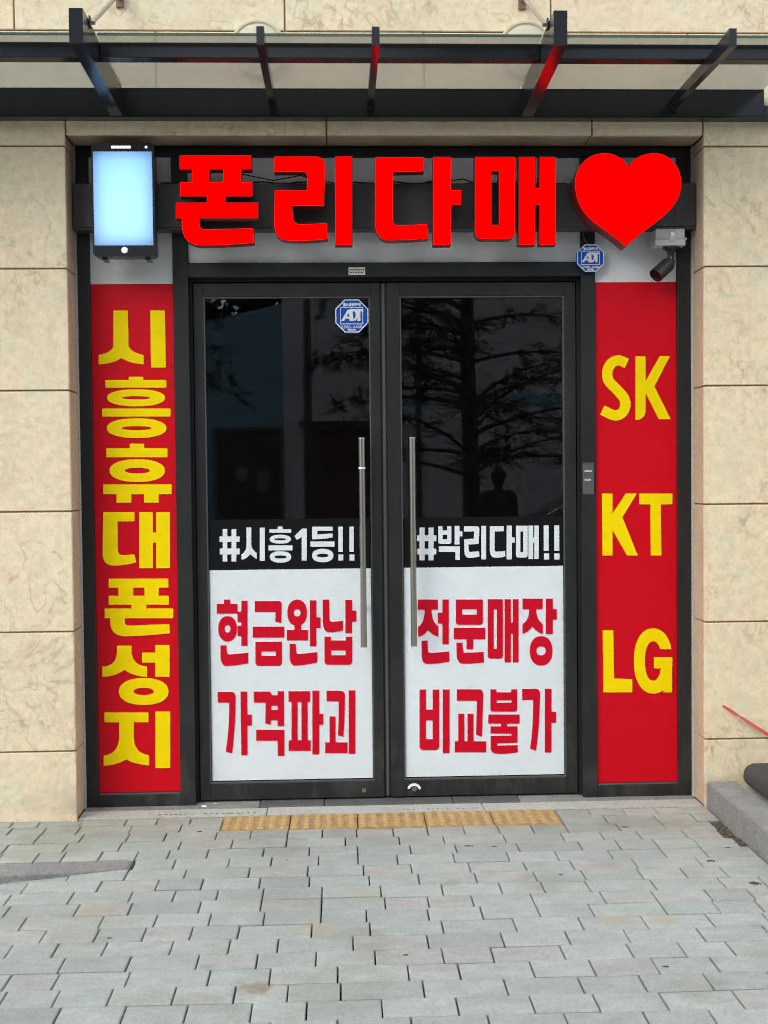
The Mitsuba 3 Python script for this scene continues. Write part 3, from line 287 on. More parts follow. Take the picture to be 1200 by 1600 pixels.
pr('ground_soil', proc(lambda p, n, uv: mix((0.07, 0.06, 0.045), (0.16, 0.14, 0.11), fbm(p.x*90, p.y*90, p.z*90, 3))), 0.95, 0.1)
scene['door_glass'] = {'type': 'thindielectric', 'int_ior': 1.5, 'specular_transmittance': rgb(0.28, 0.28, 0.29)}
scene['roof_glass'] = {'type': 'blendbsdf', 'weight': proc(lambda p, n, uv: 0.42+0.25*fbm(p.x*3, p.y*5, 1.0, 3)),   # clear tinted glass under a film of street dust
    'clear': {'type': 'thindielectric', 'int_ior': 1.5, 'specular_transmittance': rgb(0.46, 0.47, 0.44)},
    'dust': {'type': 'principledthin', 'base_color': rgb(0.50, 0.49, 0.43), 'roughness': 0.9, 'diff_trans': 1.0, 'spec_trans': 0.0}}
pr('glass_edge', (0.055, 0.085, 0.060), 0.2, 0.5)
pr('bark', proc(lambda p, n, uv: mix((0.05, 0.038, 0.028), (0.12, 0.09, 0.07), fbm(p.x*30, p.y*30, p.z*6, 3))), 0.9, 0.1)
scene['needles'] = {'type': 'twosided', 'bsdf': {'type': 'principled', 'base_color': rgb(0.030, 0.045, 0.016), 'roughness': 0.6, 'specular': 0.3}}

# ------------------------------------------------------------------ the building that holds the shop
W = 2.8914                                              # the opening runs from x = 0 to W, its head at z = HEAD
HEAD, FR = 3.092, 0.19                                  # FR: the front of the metal frame stands this far inside the stone face
shop = thing('shop_building', 'cream limestone clad shop building with a recessed black framed entrance', 'building')
core = sbox(-5.5, -0.02, 8.5, 6.6).difference(sbox(-0.012, -0.1, W+0.012, HEAD+0.012))
obj('wall', plate([core], 0.0095, 0.30), 'joint_mastic', shop)
J = 0.004
COURSE = [-0.03, 0.3162, 0.8612, 1.4062, 1.9512, 2.4962, 3.0412]
k = 0
def panel(x0, x1, z0, z1, hidden=False):
    global k
    k += 1
    dy = rng.uniform(-0.0007, 0.0007)
    obj('stone_panel', bx(x0+J, x1-J, dy, 0.022, z0+J, z1-J, 0.0022), STONES[k % 4], shop)
xl = [-4.82, -3.62, -2.42, -1.205, 0.004]; xr = [W-0.004, W+1.205, W+2.42, W+3.62, W+4.82]
for zi in range(6):
    for a, b_ in zip(xl[:-1], xl[1:]): panel(a, b_, COURSE[zi], COURSE[zi+1])
    for a, b_ in zip(xr[:-1], xr[1:]): panel(a, b_, COURSE[zi], COURSE[zi+1])
for a, b_ in zip(xl[:-1], xl[1:]): panel(a, b_, COURSE[6], 3.215)
for a, b_ in zip(xr[:-1], xr[1:]): panel(a, b_, COURSE[6], 3.215)
for a, b_ in ((0.004, 1.170), (1.170, 2.377), (2.377, W-0.004)): panel(a, b_, HEAD-J, 3.215)
for j in range(-4, 6): panel(0.411+1.203*j, 0.411+1.203*(j+1), 3.215, 3.553)
for r, (z0, z1) in enumerate(((3.553, 4.10), (4.10, 4.645), (4.645, 5.19))):
    for j in range(-4, 6): panel(0.989+1.203*(j-1)+(0.6 if r % 2 else 0), 0.989+1.203*j+(0.6 if r % 2 else 0), z0, z1)
# the returns of the opening, in pieces that follow the courses
for side, x in ((1, 0.0), (-1, W)):
    zs = [0.0]+COURSE[1:6]+[3.0412, HEAD]
    for z0, z1 in zip(zs[:-1], zs[1:]):
        a, b_ = (x-0.020, x-0.0015) if side > 0 else (x+0.0015, x+0.020)
        obj('reveal_stone', bx(a, b_, 0.026, FR-0.020, z0+0.003, z1-0.003, 0.002), 'reveal_brown', shop); k += 1
    a, b_ = (x-0.02, x+0.004) if side > 0 else (x-0.004, x+0.02)
    obj('sealant_bead', bx(a, b_, FR-0.019, FR+0.004, 0, HEAD, 0.003), 'slab_light', shop)
for a, b_ in ((0.0, 1.170), (1.170, 2.377), (2.377, W)):
    obj('soffit_stone', bx(a+0.003, b_-0.003, 0.026, FR-0.012, HEAD+0.0015, HEAD+0.022, 0.002), 'reveal_brown', shop)
# the dark shop inside, seen faintly through the glass
room = bx(-1.2, 4.2, 0.34, 5.2, 0.0, 3.3); room.invert()
fr_ = room.triangles_center[:, 1] < 0.35
room.update_faces(~fr_)
obj('interior_wall', room, 'interior_paint', shop)
obj('interior_wall', plate([sbox(-1.2, 0, 4.2, 3.3).difference(sbox(0.02, -.1, W-0.02, HEAD-0.01))], 0.318, 0.02), 'interior_paint', shop)

# ------------------------------------------------------------------ ground, pavement, kerbs
obj('ground', bx(-60, 60, -60, 20, -0.30, -0.032), 'joint_soil'); tag('ground', kind='structure')
pav = numbered('pavement'); tag(pav, kind='structure')
ROWS = {'-2': [-0.28, -0.16, 0.03, 0.23, 0.37, 0.52, 0.67, 2.34, 2.5, 2.65], '-1': [-0.11, 0.04, 0.27, 0.49, 2.39, 2.62, 2.79], '0': [-0.11, 0.08, 0.28, 0.44, 0.66, 0.81, 0.97, 1.12, 1.27, 1.43, 1.58, 1.74, 1.89, 2.04, 2.19, 2.42, 2.62, 2.82], '1': [-0.21, 0.04, 0.27, 0.52, 0.74, 0.97, 1.22, 1.45, 1.64, 1.9, 2.15, 2.32, 2.48, 2.68], '2': [-0.2, -0.05, 0.06, 0.21, 0.36, 0.49, 0.65, 0.88, 1.07, 1.27, 1.49, 1.68, 1.94, 2.2, 2.36, 2.52, 2.69], '3': [0.37, 0.53, 0.75, 0.92, 1.11, 1.27, 1.43, 1.66, 1.88, 2.08, 2.3, 2.52, 2.69], '4': [0.14, 0.36, 0.59, 0.84, 1.07, 1.29, 1.48, 1.71, 1.93, 2.12, 2.37, 2.63, 2.89], '5': [-0.0, 0.28, 0.5, 0.67, 0.89, 1.08, 1.31, 1.5, 1.72, 1.95, 2.14, 2.36, 2.53, 2.69], '6': [-0.03, 0.2, 0.42, 0.58, 0.74, 0.91, 1.13, 1.35, 1.58, 1.8, 1.96, 2.13, 2.38, 2.64, 2.8], '7': [0.25, 0.44, 0.69, 0.91, 1.13, 1.36, 1.52, 1.68, 1.9, 2.16, 2.35, 2.55], '8': [0.09, 0.36, 0.55, 0.74, 0.93, 1.13, 1.29, 1.51, 1.7, 1.9, 2.09, 2.35, 2.54], '9': [0.19, 0.37, 0.53, 0.69, 0.85, 1.1, 1.3, 1.55, 1.8, 2.03, 2.25, 2.48, 2.68], '10': [0.11, 0.26, 0.42, 0.64, 0.83, 0.99, 1.24, 1.49, 1.74, 1.96, 2.16, 2.41, 2.64], '11': [0.31, 0.52, 0.74, 0.93, 1.12, 1.31, 1.53, 1.69, 1.92, 2.14, 2.31, 2.47], '12': [0.32, 0.54, 0.79, 0.98, 1.19, 1.41, 1.57, 1.8, 1.99, 2.19, 2.38], '13': [0.19, 0.35, 0.51, 0.7, 0.88, 1.04, 1.2, 1.45, 1.7, 1.93, 2.12, 2.32], '14': [0.38, 0.57, 0.75, 0.94, 1.1, 1.32, 1.54, 1.76, 1.95, 2.15, 2.37], '15': [1.0, 1.19, 1.4, 1.62, 1.84, 2.07, 2.26]}
Y0, PH = -0.2125, 0.1200
tact = (0.668, 2.190)
def paver(x0, x1, y1, y0):
    g = 0.0024+0.0008*rng.random()
    dz = rng.normal(0, 0.0013)
    m = bx(x0+g, x1-g, y0+0.0019, y1-0.0019, -0.055, dz, 0.0028)
    v = m.vertices.copy(); up = v[:, 2] > -0.03
    v[up, 2] += (v[up, 0]-(x0+x1)/2)*rng.normal(0, 0.006) + (v[up, 1]-(y0+y1)/2)*rng.normal(0, 0.009)
    v[:, :2] += rng.normal(0, 0.0003, 2); m.vertices = v
    return m
far = []
WID = [0.15, 0.158, 0.20, 0.225, 0.25]
for ri in range(-2, 44):
    y1 = Y0 - PH*ri; y0 = y1-PH
    if ri == -2: y1 = 0.0
    xs = list(ROWS.get(str(ri), []))
    if not xs:
        xs = [0.0+0.21*rng.random()]
        while xs[-1] < 2.9: xs.append(xs[-1]+rng.choice(WID))
    while xs[0] > -4.6: xs.insert(0, xs[0]-rng.choice(WID))
    while xs[-1] < 2.62: xs.append(xs[-1]+rng.choice(WID))
    if ri < 20:                                          # the raised bay begins at the kerb on the right
        end = {0: 2.845, 1: 2.835, 2: 2.865}.get(ri, 2.893)
        xs = [x for x in xs if x < end-0.06]+[end]
    else:
        while xs[-1] < 7.5: xs.append(xs[-1]+rng.choice(WID))
    for a, b_ in zip(xs[:-1], xs[1:]):
        pieces = [(a, b_)]
        if ri < 0:
            pieces = [(p, q) for p, q in ((a, min(b_, tact[0])), (max(a, tact[1]), b_)) if q-p > 0.03]
        if ri == 3:
            pieces = [(max(p, 0.362), q) for p, q in pieces if q > 0.42]
        for p, q in pieces:
            m = paver(p, q, y1, y0)
            # what the picture shows becomes single stones, what lies beside or behind the camera is one mass
            if -0.42 < p and q < 3.2 and ri < 16: obj('paving_stone', m, PAVERS[int(rng.choice(5, p=[.3, .25, .2, .15, .1]))], pav)
            else: far.append(m)
obj('paving_field', cat(far), PAVERS[0], pav, kind='stuff')

tac = thing('tactile_paving', 'row of ochre yellow tactile paving tiles in front of the double door', 'tactile paving')
tw = (tact[1]-tact[0])/5
for i in range(5):
    x0 = tact[0]+tw*i; y0, y1 = -0.2115, 0.012
    ms = [bx(x0+0.0025, x0+tw-0.0025, y0, y1, -0.05, 0.001, 0.003)]
    for a in range(6):
        for c in range(5):
            cx, cy = x0+0.026+(tw-0.052)*a/5, y0+0.024+(y1-y0-0.048)*c/4
            s = trimesh.creation.revolve([[0.0175, -0.001], [0.0165, 0.0026], [0.0115, 0.0058], [0.0, 0.0066]], sections=12); s.apply_translation((cx, cy, 0.001)); ms.append(s)
    obj('tile', cat(ms), 'tactile_yellow', tac, smooth=35)

step = thing('doorstep', 'worn stone threshold slabs between the tactile tiles and the black doors', 'doorstep')
for x0, x1, m, h in ((-0.0, 0.859, 'slab_light', 0.002), (0.859, 1.866, 'slab_light', 0.0035), (1.866, W, 'slab_light', 0.0025)):
    obj('slab', bx(x0+0.002, x1-0.002, 0.0145, 0.133, -0.06, h, 0.003), m, step)
for x0, x1, m, h in ((0.0, 0.818, 'slab_old', 0.003), (0.818, 1.122, 'slab_dark', 0.006), (1.122, 1.735, 'slab_dark', 0.005), (1.735, 2.052, 'slab_dark', 0.0055), (2.052, W, 'slab_old', 0.003)):
    obj('slab', bx(x0+0.002, x1-0.002, 0.136, 0.330, -0.06, h, 0.003), m, step)
pits = []
for x0, x1 in ((0.36, 0.50), (0.57, 0.80), (1.46, 1.55), (1.60, 1.70), (1.74, 1.84)):
    x = x0
    while x < x1:
        pits.append(bx(x, x+0.008+0.008*rng.random(), 0.046, 0.053, 0.0, 0.0042)); x += 0.018+0.012*rng.random()
obj('pitted_groove', cat(pits), 'ink', step, kind='stuff', label='row of small dark chisel pits')
sc = thing('paper_scrap', 'tiny white paper scrap on the doorstep at the left door foot', 'litter')
m = trimesh.creation.icosphere(1, 0.012); m.vertices *= [1.3, 0.7, 0.25]; m.vertices += (meshkit.noise(m.vertices*200)-0.5)[:, None]*0.006; m.apply_translation((0.556, 0.165, 0.006)); obj('crumpled_piece', m, 'white_scrap', sc)
m = trimesh.creation.icosphere(1, 0.006); m.vertices *= [1.3, 0.7, 0.4]; m.apply_translation((0.607, 0.205, 0.006)); obj('crumb', m, 'white_scrap', sc)

def kerb_mesh(poly_top, z, drop=0.2, c=0.006):
    v = np.array([[x, y, zz] for (x, y), zz in zip(poly_top, z)])
    ctr = v.mean(0); inn = v+(ctr-v)*[0.0, 0.0, 0]
    d = (ctr-v)[:, :2]; d /= np.linalg.norm(d, axis=1, keepdims=True)
    inn[:, :2] += d*c*1.4
    low = v.copy(); low[:, 2] -= c; bot = v.copy(); bot[:, 2] = -drop
    return trimesh.convex.convex_hull(np.vstack([inn, low, bot]))
soil = []
for _ in range(90):
    s_ = trimesh.creation.icosphere(1, rng.uniform(0.003, 0.008)); s_.apply_translation((rng.uniform(2.835, 2.894), rng.uniform(-0.57, -0.20), rng.uniform(-0.014, -0.004))); soil.append(s_)
soil.append(bx(2.825, 2.897, -0.58, -0.20, -0.05, -0.011))
obj('soil_patch', cat(soil), 'ground_soil', pav, kind='stuff')
kr = thing('granite_kerb', 'grey granite kerb running out from the right stone pier beside the entrance', 'kerb', 'granite kerbs beside the entrance')
for y1, y0 in ((0.0, -0.98), (-0.984, -1.98)):
    obj('kerb_stone', bx(2.898, 3.034, y0, y1-0.001, -0.12, 0.122, 0.007), 'granite', kr)
kl = thing('granite_kerb', 'flush grey granite kerb stone let into the pavers at the lower left', 'kerb', 'granite kerbs beside the entrance')
n_, zs_ = [], []
poly = [(0.357, -0.688), (0.357, -0.602), (0.345, -0.588), (0.325, -0.582), (-0.14, -0.695), (-1.10, -0.93), (-1.10, -1.035), (-0.14, -0.818), (0.10, -0.765)]
zt = [0.006, 0.006, 0.006, 0.006, 0.034, 0.06, 0.06, 0.034, 0.020]
obj('kerb_stone', kerb_mesh(poly, zt), 'granite', kl)

# the raised bay to the right of the kerb and the dark base that stands on it
bay = numbered('raised_pavement'); tag(bay, kind='structure')
obj('bay_slab', bx(3.037, 7.6, -1.98, 0.0, -0.1, 0.100, 0.003), 'slab_light', bay)
base = thing('stand_base', 'rounded dark grey rubber base of a street stand at the right edge', 'stand base')
pts = []
for cx, cy in ((3.108, -0.10), (3.108, -0.36), (3.8, -0.10), (3.8, -0.36)):
    for zz, rr in ((0.126, 0.050), (0.134, 0.060), (0.150, 0.066), (0.172, 0.064), (0.190, 0.055), (0.203, 0.036), (0.208, 0.012)):
        a = np.linspace(0, 2*np.pi, 24, endpoint=False); pts.append(np.stack([cx+rr*np.cos(a), cy+rr*np.sin(a)*1.3, np.full(24, 0.128+(zz-0.126)*1.12)], 1))
obj('slab', trimesh.convex.convex_hull(np.vstack(pts)), 'rubber', base, smooth=40)
for cx, cy in ((3.150, -0.37), (3.150, -0.10), (3.75, -0.37), (3.75, -0.10)):
    f = trimesh.creation.revolve([[0, 0.0], [0.036, 0.0], [0.042, 0.006], [0.046, 0.05], [0.0, 0.05]], sections=24); f.apply_translation((cx, cy, 0.1002)); obj('foot', f, 'rubber', base, smooth=40)
obj('post', cyl((3.47, -0.22, 0.20), (3.47, -0.22, 1.1), 0.022), 'rubber', base, smooth=40)
tp = thing('red_tape', 'torn red ribbon of tape slanting across the right stone wall', 'tape')
p0, p1 = np.array([2.972, -0.010, 0.474]), np.array([3.45, -0.045, 0.160])
vs, fs = [], []
N = 26
for i in range(N+1):
    t = i/N; c = p0*(1-t)+p1*t; hw = 0.0075*(0.55+0.45*math.sin(min(1, t*9)*math.pi/2)) - 0.0045*math.exp(-((t-0.155)/0.018)**2)
    nrm = np.array([0.55, 0.0, 0.835]); tw_ = 0.5*math.sin(t*7)
    o_ = nrm*hw*math.cos(tw_)+np.array([0, 1, 0])*hw*math.sin(tw_)
    for s_ in (0, 1): vs += [c-o_+[0, s_*0.0008, 0], c+o_+[0, s_*0.0008, 0]]
for i in range(N):
    a = 4*i; b2 = a+4
    for q in ((a, a+1, b2+1, b2), (a+2, b2+2, b2+3, a+3), (a, b2, b2+2, a+2), (a+1, a+3, b2+3, b2+1)): fs += [[q[0], q[1], q[2]], [q[0], q[2], q[3]]]
obj('ribbon', trimesh.Trimesh(np.array(vs), fs, process=False), 'tape_red', tp)

# ------------------------------------------------------------------ the metal frame, panels and doors
FD = 0.30                                                # back of the frame
fr = thing('shopfront_frame', 'charcoal aluminium frame filling the stone opening around the doors', 'frame')
E = 0.0018
obj('jamb', bx(0.004, 0.060, FR, FD, 0.0, HEAD-0.002, E), 'frame_metal', fr)
obj('jamb', bx(2.822, W-0.004, FR, FD, 0.0, HEAD-0.002, E), 'frame_metal', fr)
obj('mullion', bx(0.444, 0.515, FR, FD, 0.0, 3.046, E), 'frame_metal', fr)
obj('mullion', bx(2.363, 2.430, FR, FD, 0.0, 3.046, E), 'frame_metal', fr)
obj('top_rail', bx(0.060, 2.822, FR+0.002, FD, 3.048, HEAD-0.002, E), 'frame_metal', fr)
obj('transom', bx(0.515, 2.363, FR+0.001, FD, 2.488, 2.555, E), 'frame_metal', fr)
for x0, x1 in ((0.060, 0.444), (2.430, 2.822)):
    obj('bottom_rail', bx(x0, x1, FR+0.0015, FD, 0.0, 0.058, E), 'frame_metal', fr)
    obj('glazing_bead', bx(x0+0.001, x1-0.001, FR+0.004, FD, 0.0585, 0.066, 0.0015), 'bead_metal', fr)
obj('door_stop', cat([bx(0.516, 0.528, FR+0.050, FD, 0.0, 2.487), bx(2.350, 2.362, FR+0.050, FD, 0.0, 2.487), bx(0.528, 2.350, FR+0.048, FD, 2.474, 2.487)]), 'gasket', fr)

def side_panel(name, label, x0, x1, letters):
    t = thing(name, label, 'sign', 'vertical red signs beside the doors')
    obj('red_panel', bx(x0, x1, FR+0.015, FR+0.022, 0.068, 2.460, 0.0012), 'red_film', t)
    obj('white_panel', bx(x0, x1, FR+0.015, FR+0.022, 2.4605, 3.047, 0.0012), 'pale_panel', t)
    for lt in letters: obj('letter', plate(glyph(lt), FR+0.011, 0.0036), 'yellow_film', t)
    return t
side_panel('vertical_sign', 'tall red sign panel left of the doors with seven yellow Korean syllables', 0.0605, 0.4435, ['L1', 'L2', 'L3', 'L4', 'L5', 'L6', 'L7'])
side_panel('vertical_sign', 'tall red sign panel right of the doors with three pairs of yellow capitals', 2.4305, 2.8215, ['RS', 'RK', 'RK2', 'RT', 'RL', 'RG'])
up = thing('fascia_panel', 'pale grey panel behind the red letters above the doors', 'panel')
obj('board', bx(0.5155, 2.3625, FR+0.020, FR+0.028, 2.5555, 3.047, 0.0012), 'pale_panel', up)

def door(label, x0, x1, gx0, gx1, handle_x, lockx):
    t = thing('door', label, 'door', 'leaves of the double door')
    y0, y1 = FR+0.045, FR+0.090
    z0, z1, gz0, gz1 = 0.013, 2.468, 0.098, 2.397
    obj('stile', bx(x0, gx0-0.007, y0, y1, z0, z1, E), 'door_metal', t)
    obj('stile', bx(gx1+0.007, x1, y0, y1, z0, z1, E), 'door_metal', t)
    obj('top_rail', bx(gx0-0.007, gx1+0.007, y0+0.001, y1, gz1+0.007, z1, E), 'door_metal', t)
    obj('bottom_rail', bx(gx0-0.007, gx1+0.007, y0+0.001, y1, z0, gz0-0.008, E), 'door_metal', t)
    yb = y0+0.003
    obj('glazing_bead', cat([bx(gx0-0.0069, gx0, yb, y1, gz0-0.007, gz1+0.0069, 0.001), bx(gx1, gx1+0.0069, yb, y1, gz0-0.007, gz1+0.0069, 0.001),
                             bx(gx0, gx1, yb+0.0005, y1, gz1, gz1+0.0065, 0.001), bx(gx0, gx1, yb+0.0005, y1, gz0-0.0075, gz0, 0.001)]), 'bead_metal', t)
    yg = y0+0.018
    obj('glass_pane', trimesh.Trimesh([[gx0, yg, gz0], [gx1, yg, gz0], [gx1, yg, gz1], [gx0, yg, gz1]], [[0, 1, 2], [0, 2, 3]], process=False), 'door_glass', t)
    hy = y0-0.060
    h = obj('handle', cyl((handle_x, hy, 0.748), (handle_x, hy, 1.728), 0.0145, n=28), 'steel', t, smooth=40)
    obj('cap', cat([cyl((handle_x, hy, 1.728), (handle_x, hy, 1.733), 0.0149, n=28), cyl((handle_x, hy, 0.743), (handle_x, hy, 0.748), 0.0149, n=28)]), 'steel_bright', h, smooth=40)
    for zz in (0.94, 1.54):
        obj('standoff', cyl((handle_x, hy+0.012, zz), (handle_x, yg-0.001, zz), 0.009), 'steel', h, smooth=40)
    lk = [cyl((lockx, y0-0.004, 0.048), (lockx, y0+0.004, 0.048), 0.0105, n=24)]
    l = obj('lock', cat(lk), 'steel', t, smooth=40)
    obj('keyhole', bx(lockx-0.0018, lockx+0.0018, y0-0.005, y0, 0.043, 0.053), 'gasket', l)
    return t, h
dl, hl = door('left leaf of the black framed glass double door', 0.532, 1.411, 0.5855, 1.3585, 1.318, 1.312)
dr_, hr = door('right leaf of the black framed glass double door', 1.4435, 2.345, 1.5115, 2.2835, 1.5555, 1.555)
obj('white_ring', cyl((1.318, FR-0.015, 1.586), (1.318, FR-0.015, 1.595), 0.0158, n=28), 'white_scrap', hl, smooth=40)
obj('brush_strip', cat([bx(1.4115, 1.419, FR+0.055, FR+0.085, 0.016, 2.466), bx(1.4365, 1.443, FR+0.055, FR+0.085, 0.016, 2.466)]), 'gasket', dl)
obj('meeting_bead', bx(1.4195, 1.436, FR+0.052, FR+0.09, 0.014, 2.467, 0.003), 'bead_metal', dr_)
a = np.linspace(math.radians(25), math.radians(150), 14)
arc = LineString(np.stack([1.553+0.029*np.cos(a), 0.041+0.029*np.sin(a)], 1)).buffer(0.0062)
obj('curved_sticker', plate([arc], FR+0.0425, 0.0025), 'white_scrap', dr_)

yf = FR+0.059                                            # the films are stuck on the outside of the glass
def poster(label, x0, x1, black, red):
    t = thing('door_poster', label, 'poster', 'posters on the door leaves')
    obj('black_band', bx(x0, x1, yf, yf+0.003, 1.1125, 1.352), 'black_film', t)
    obj('white_sheet', bx(x0, x1, yf, yf+0.003, 0.1035, 1.1120), 'white_film', t)
    for g in black: obj('white_letter', plate(glyph(g), yf-0.003, 0.0026), 'white_print', t)
    for g in red: obj('red_letter', plate(glyph(g), yf-0.003, 0.0026), 'red_print', t)
poster('white and black window poster with red Korean lettering on the left door', 0.5885, 1.3560, ['A1', 'A2', 'A3', 'A4', 'A5', 'A6', 'A7'], ['B1', 'B2', 'B3', 'B4', 'C1', 'C2', 'C3', 'C4'])
poster('white and black window poster with red Korean lettering on the right door', 1.5140, 2.2810, ['D1', 'D2', 'D3', 'D4', 'D5', 'D6', 'D7'], ['E1', 'E2', 'E3', 'E4', 'F1', 'F2', 'F3', 'F4'])

# ------------------------------------------------------------------ small stickers and plates
def octagon(cx, cz, r, cut_=0.29):
    c = r*2*cut_; return Polygon([(cx-r+c, cz-r), (cx+r-c, cz-r), (cx+r, cz-r+c), (cx+r, cz+r-c), (cx+r-c, cz+r), (cx-r+c, cz+r), (cx-r, cz+r-c), (cx-r, cz-r+c)])
STROKES = {   # small Korean syllables as pen strokes in a unit square (x to the right, y up)
 '캡': [[(.1,.95),(.5,.95),(.35,.5)], [(.12,.74),(.45,.74)], [(.68,1),(.68,.48)], [(.9,1),(.9,.45)], [(.68,.75),(.9,.75)], [(.25,.38),(.25,0),(.9,0),(.9,.38)], [(.25,.2),(.9,.2)]],
 '스': [[(.5,.95),(.45,.7),(.1,.4)], [(.47,.72),(.9,.4)], [(.02,.12),(.98,.12)]],
 '경': [[(.08,.95),(.5,.95),(.4,.6),(.12,.45)], [(.85,1),(.85,.42)], [(.55,.82),(.85,.82)], [(.55,.62),(.85,.62)], [(.5,.34),(.25,.17),(.5,0),(.8,.17),(.5,.34)]],
 '비': [[(.12,.95),(.12,.1),(.55,.1),(.55,.95)], [(.12,.55),(.55,.55)], [(.88,1),(.88,0)]],
 '구': [[(.15,.95),(.82,.95),(.75,.62)], [(.02,.5),(.98,.5)], [(.5,.5),(.5,0)]],
 '역': [[(.3,.98),(.1,.75),(.3,.5),(.5,.75),(.3,.98)], [(.85,1),(.85,.42)], [(.52,.82),(.85,.82)], [(.52,.62),(.85,.62)], [(.2,.3),(.85,.3),(.85,0)]],
 '한': [[(.2,1),(.45,1)], [(.05,.85),(.58,.85)], [(.3,.74),(.15,.6),(.3,.46),(.47,.6),(.3,.74)], [(.78,1),(.78,.3)], [(.78,.65),(.98,.65)], [(.2,.34),(.2,.03),(.9,.03)]],
 '국': [[(.15,1),(.8,1),(.76,.75)], [(.02,.6),(.98,.6)], [(.5,.6),(.5,.4)], [(.15,.32),(.82,.32),(.82,0)]],
 '보': [[(.2,1),(.2,.5),(.8,.5),(.8,1)], [(.2,.76),(.8,.76)], [(.5,.5),(.5,.12)], [(.02,.12),(.98,.12)]],
 '안': [[(.3,.98),(.1,.75),(.3,.5),(.5,.75),(.3,.98)], [(.78,1),(.78,.3)], [(.78,.65),(.98,.65)], [(.2,.34),(.2,.03),(.9,.03)]],
}
def small_text(s, cx, cz, h, w, pen):
    step_ = w*1.22; x = cx-step_*(len(s)-1)/2-w/2; out = []
    for ch in s:
        out += [LineString([(x+u*w, cz-h/2+v*h) for u, v in st]).buffer(pen/2) for st in STROKES[ch]]; x += step_
    return unary_union(out)
def latin(s, cx, cz, h, y):
    m = meshkit.text_mesh(s, h, 0.0012, bold=True); v = m.vertices; c = (v[:, 0].min()+v[:, 0].max())/2
    m.vertices = np.stack([v[:, 0]-c+cx, y+0.0012-v[:, 2], v[:, 1]+cz-h/2], 1); return m
def shield(t, cx, cz, r, y, depth, back):
    """blue octagon with a white border, a framed three-letter emblem and small lines of print"""
    o = octagon(cx, cz, r); i = octagon(cx, cz, r*0.935)
    obj('plate', plate([o], y, depth), back, t)
    yy = y-0.0022
    obj('border', plate([o.difference(i)], yy, 0.002), 'white_print', t)
    fx0, fx1, fz0, fz1 = cx-r*0.70, cx+r*0.68, cz-r*0.50, cz+r*0.52
    fr2 = sbox(fx0, fz0, fx1, fz1)
    obj('frame_line', plate([fr2.difference(fr2.buffer(-r*0.045, join_style='mitre'))], yy, 0.002), 'white_print', t)
    gl = [glyph(k2) for k2 in ('adtA', 'adtD', 'adtT')]
    b0 = unary_union([p for g in gl for p in g]).bounds; s = (fx1-fx0)*0.97/(b0[2]-b0[0])
    for g, off in zip(gl, (0, 0.0006, 0.0012)):
        from shapely import affinity
        gg = [affinity.translate(affinity.scale(p, s, s, origin=(b0[0], b0[1])), fx0+r*0.05-b0[0], cz-r*0.31-b0[1]) for p in g]
        obj('emblem_letter', plate(gg, yy-off, 0.002), 'white_print', t)
    obj('small_print', plate([small_text('캡스경비구역', cx, cz+r*0.68, r*0.17, r*0.15, r*0.045)], yy, 0.002), 'white_print', t)
    obj('small_print', latin('1588-6400', cx, cz-r*0.66, r*0.16, yy), 'white_print', t)
    obj('small_print', plate([small_text('한국보안', cx, cz-r*0.84, r*0.10, r*0.10, r*0.028)], yy, 0.002), 'white_print', t)
st = thing('security_sticker', 'blue octagonal security sticker at the top of the left door glass', 'sticker')
shield(st, 1.2785, 2.313, 0.0785, yf, 0.0025, 'blue_print')
al = thing('alarm_sign', 'blue octagonal alarm sign box mounted above the right door corner', 'sign')
o8 = octagon(2.4015, 2.566, 0.0635)
obj('housing', plate([o8.buffer(-0.001)], FR-0.028, 0.0275), 'blue_print', al)
shield(al, 2.4015, 2.566, 0.0635, FR-0.031, 0.0028, 'blue_print')
wl = thing('transom_label', 'small cream paper label stuck on the bar above the doors', 'label')
obj('paper', bx(1.2645, 1.3425, FR-0.0015, FR+0.0005, 2.496, 2.532), 'label_paper', wl)
ms = []
for zz in (2.520, 2.507):
    x = 1.271
    while x < 1.334:
        w_ = 0.004+0.003*rng.random(); ms.append(bx(x, x+w_, FR-0.0022, FR-0.001, zz-0.0035+0.001*rng.random(), zz+0.0035)); x += w_+0.0022
obj('print_line', cat(ms), 'ink', wl, kind='stuff')
pq = thing('braille_plaque', 'small grey plate with white print on the post beside the right door', 'plaque')
obj('plate', bx(2.366, 2.4195, FR-0.004, FR-0.0003, 1.455, 1.606, 0.0012), 'plaque_metal', pq)
ms = [bx(2.366, 2.4195, FR-0.006, FR-0.0035, 1.598, 1.606, 0.0008)]
obj('upper_ridge', cat(ms), 'bead_metal', pq)
ms = []
for zz, n2 in ((1.562, 7), (1.520, 6)):
    for i in range(n2): ms.append(bx(2.3735+0.0052*i, 2.3735+0.0052*i+0.0036, FR-0.0052, FR-0.0036, zz, zz+0.006+0.003*(i % 2)))
obj('print_line', cat(ms), 'white_print', pq, kind='stuff')
obj('braille_dot', cat([trimesh.creation.icosphere(1, 0.0012).apply_translation((2.374+0.004*i, FR-0.0044, zz)) for zz in (1.548, 1.5445, 1.541) for i in range(8) if (i*7+int(zz*1e4)) % 3]), 'plaque_metal', pq, kind='stuff')

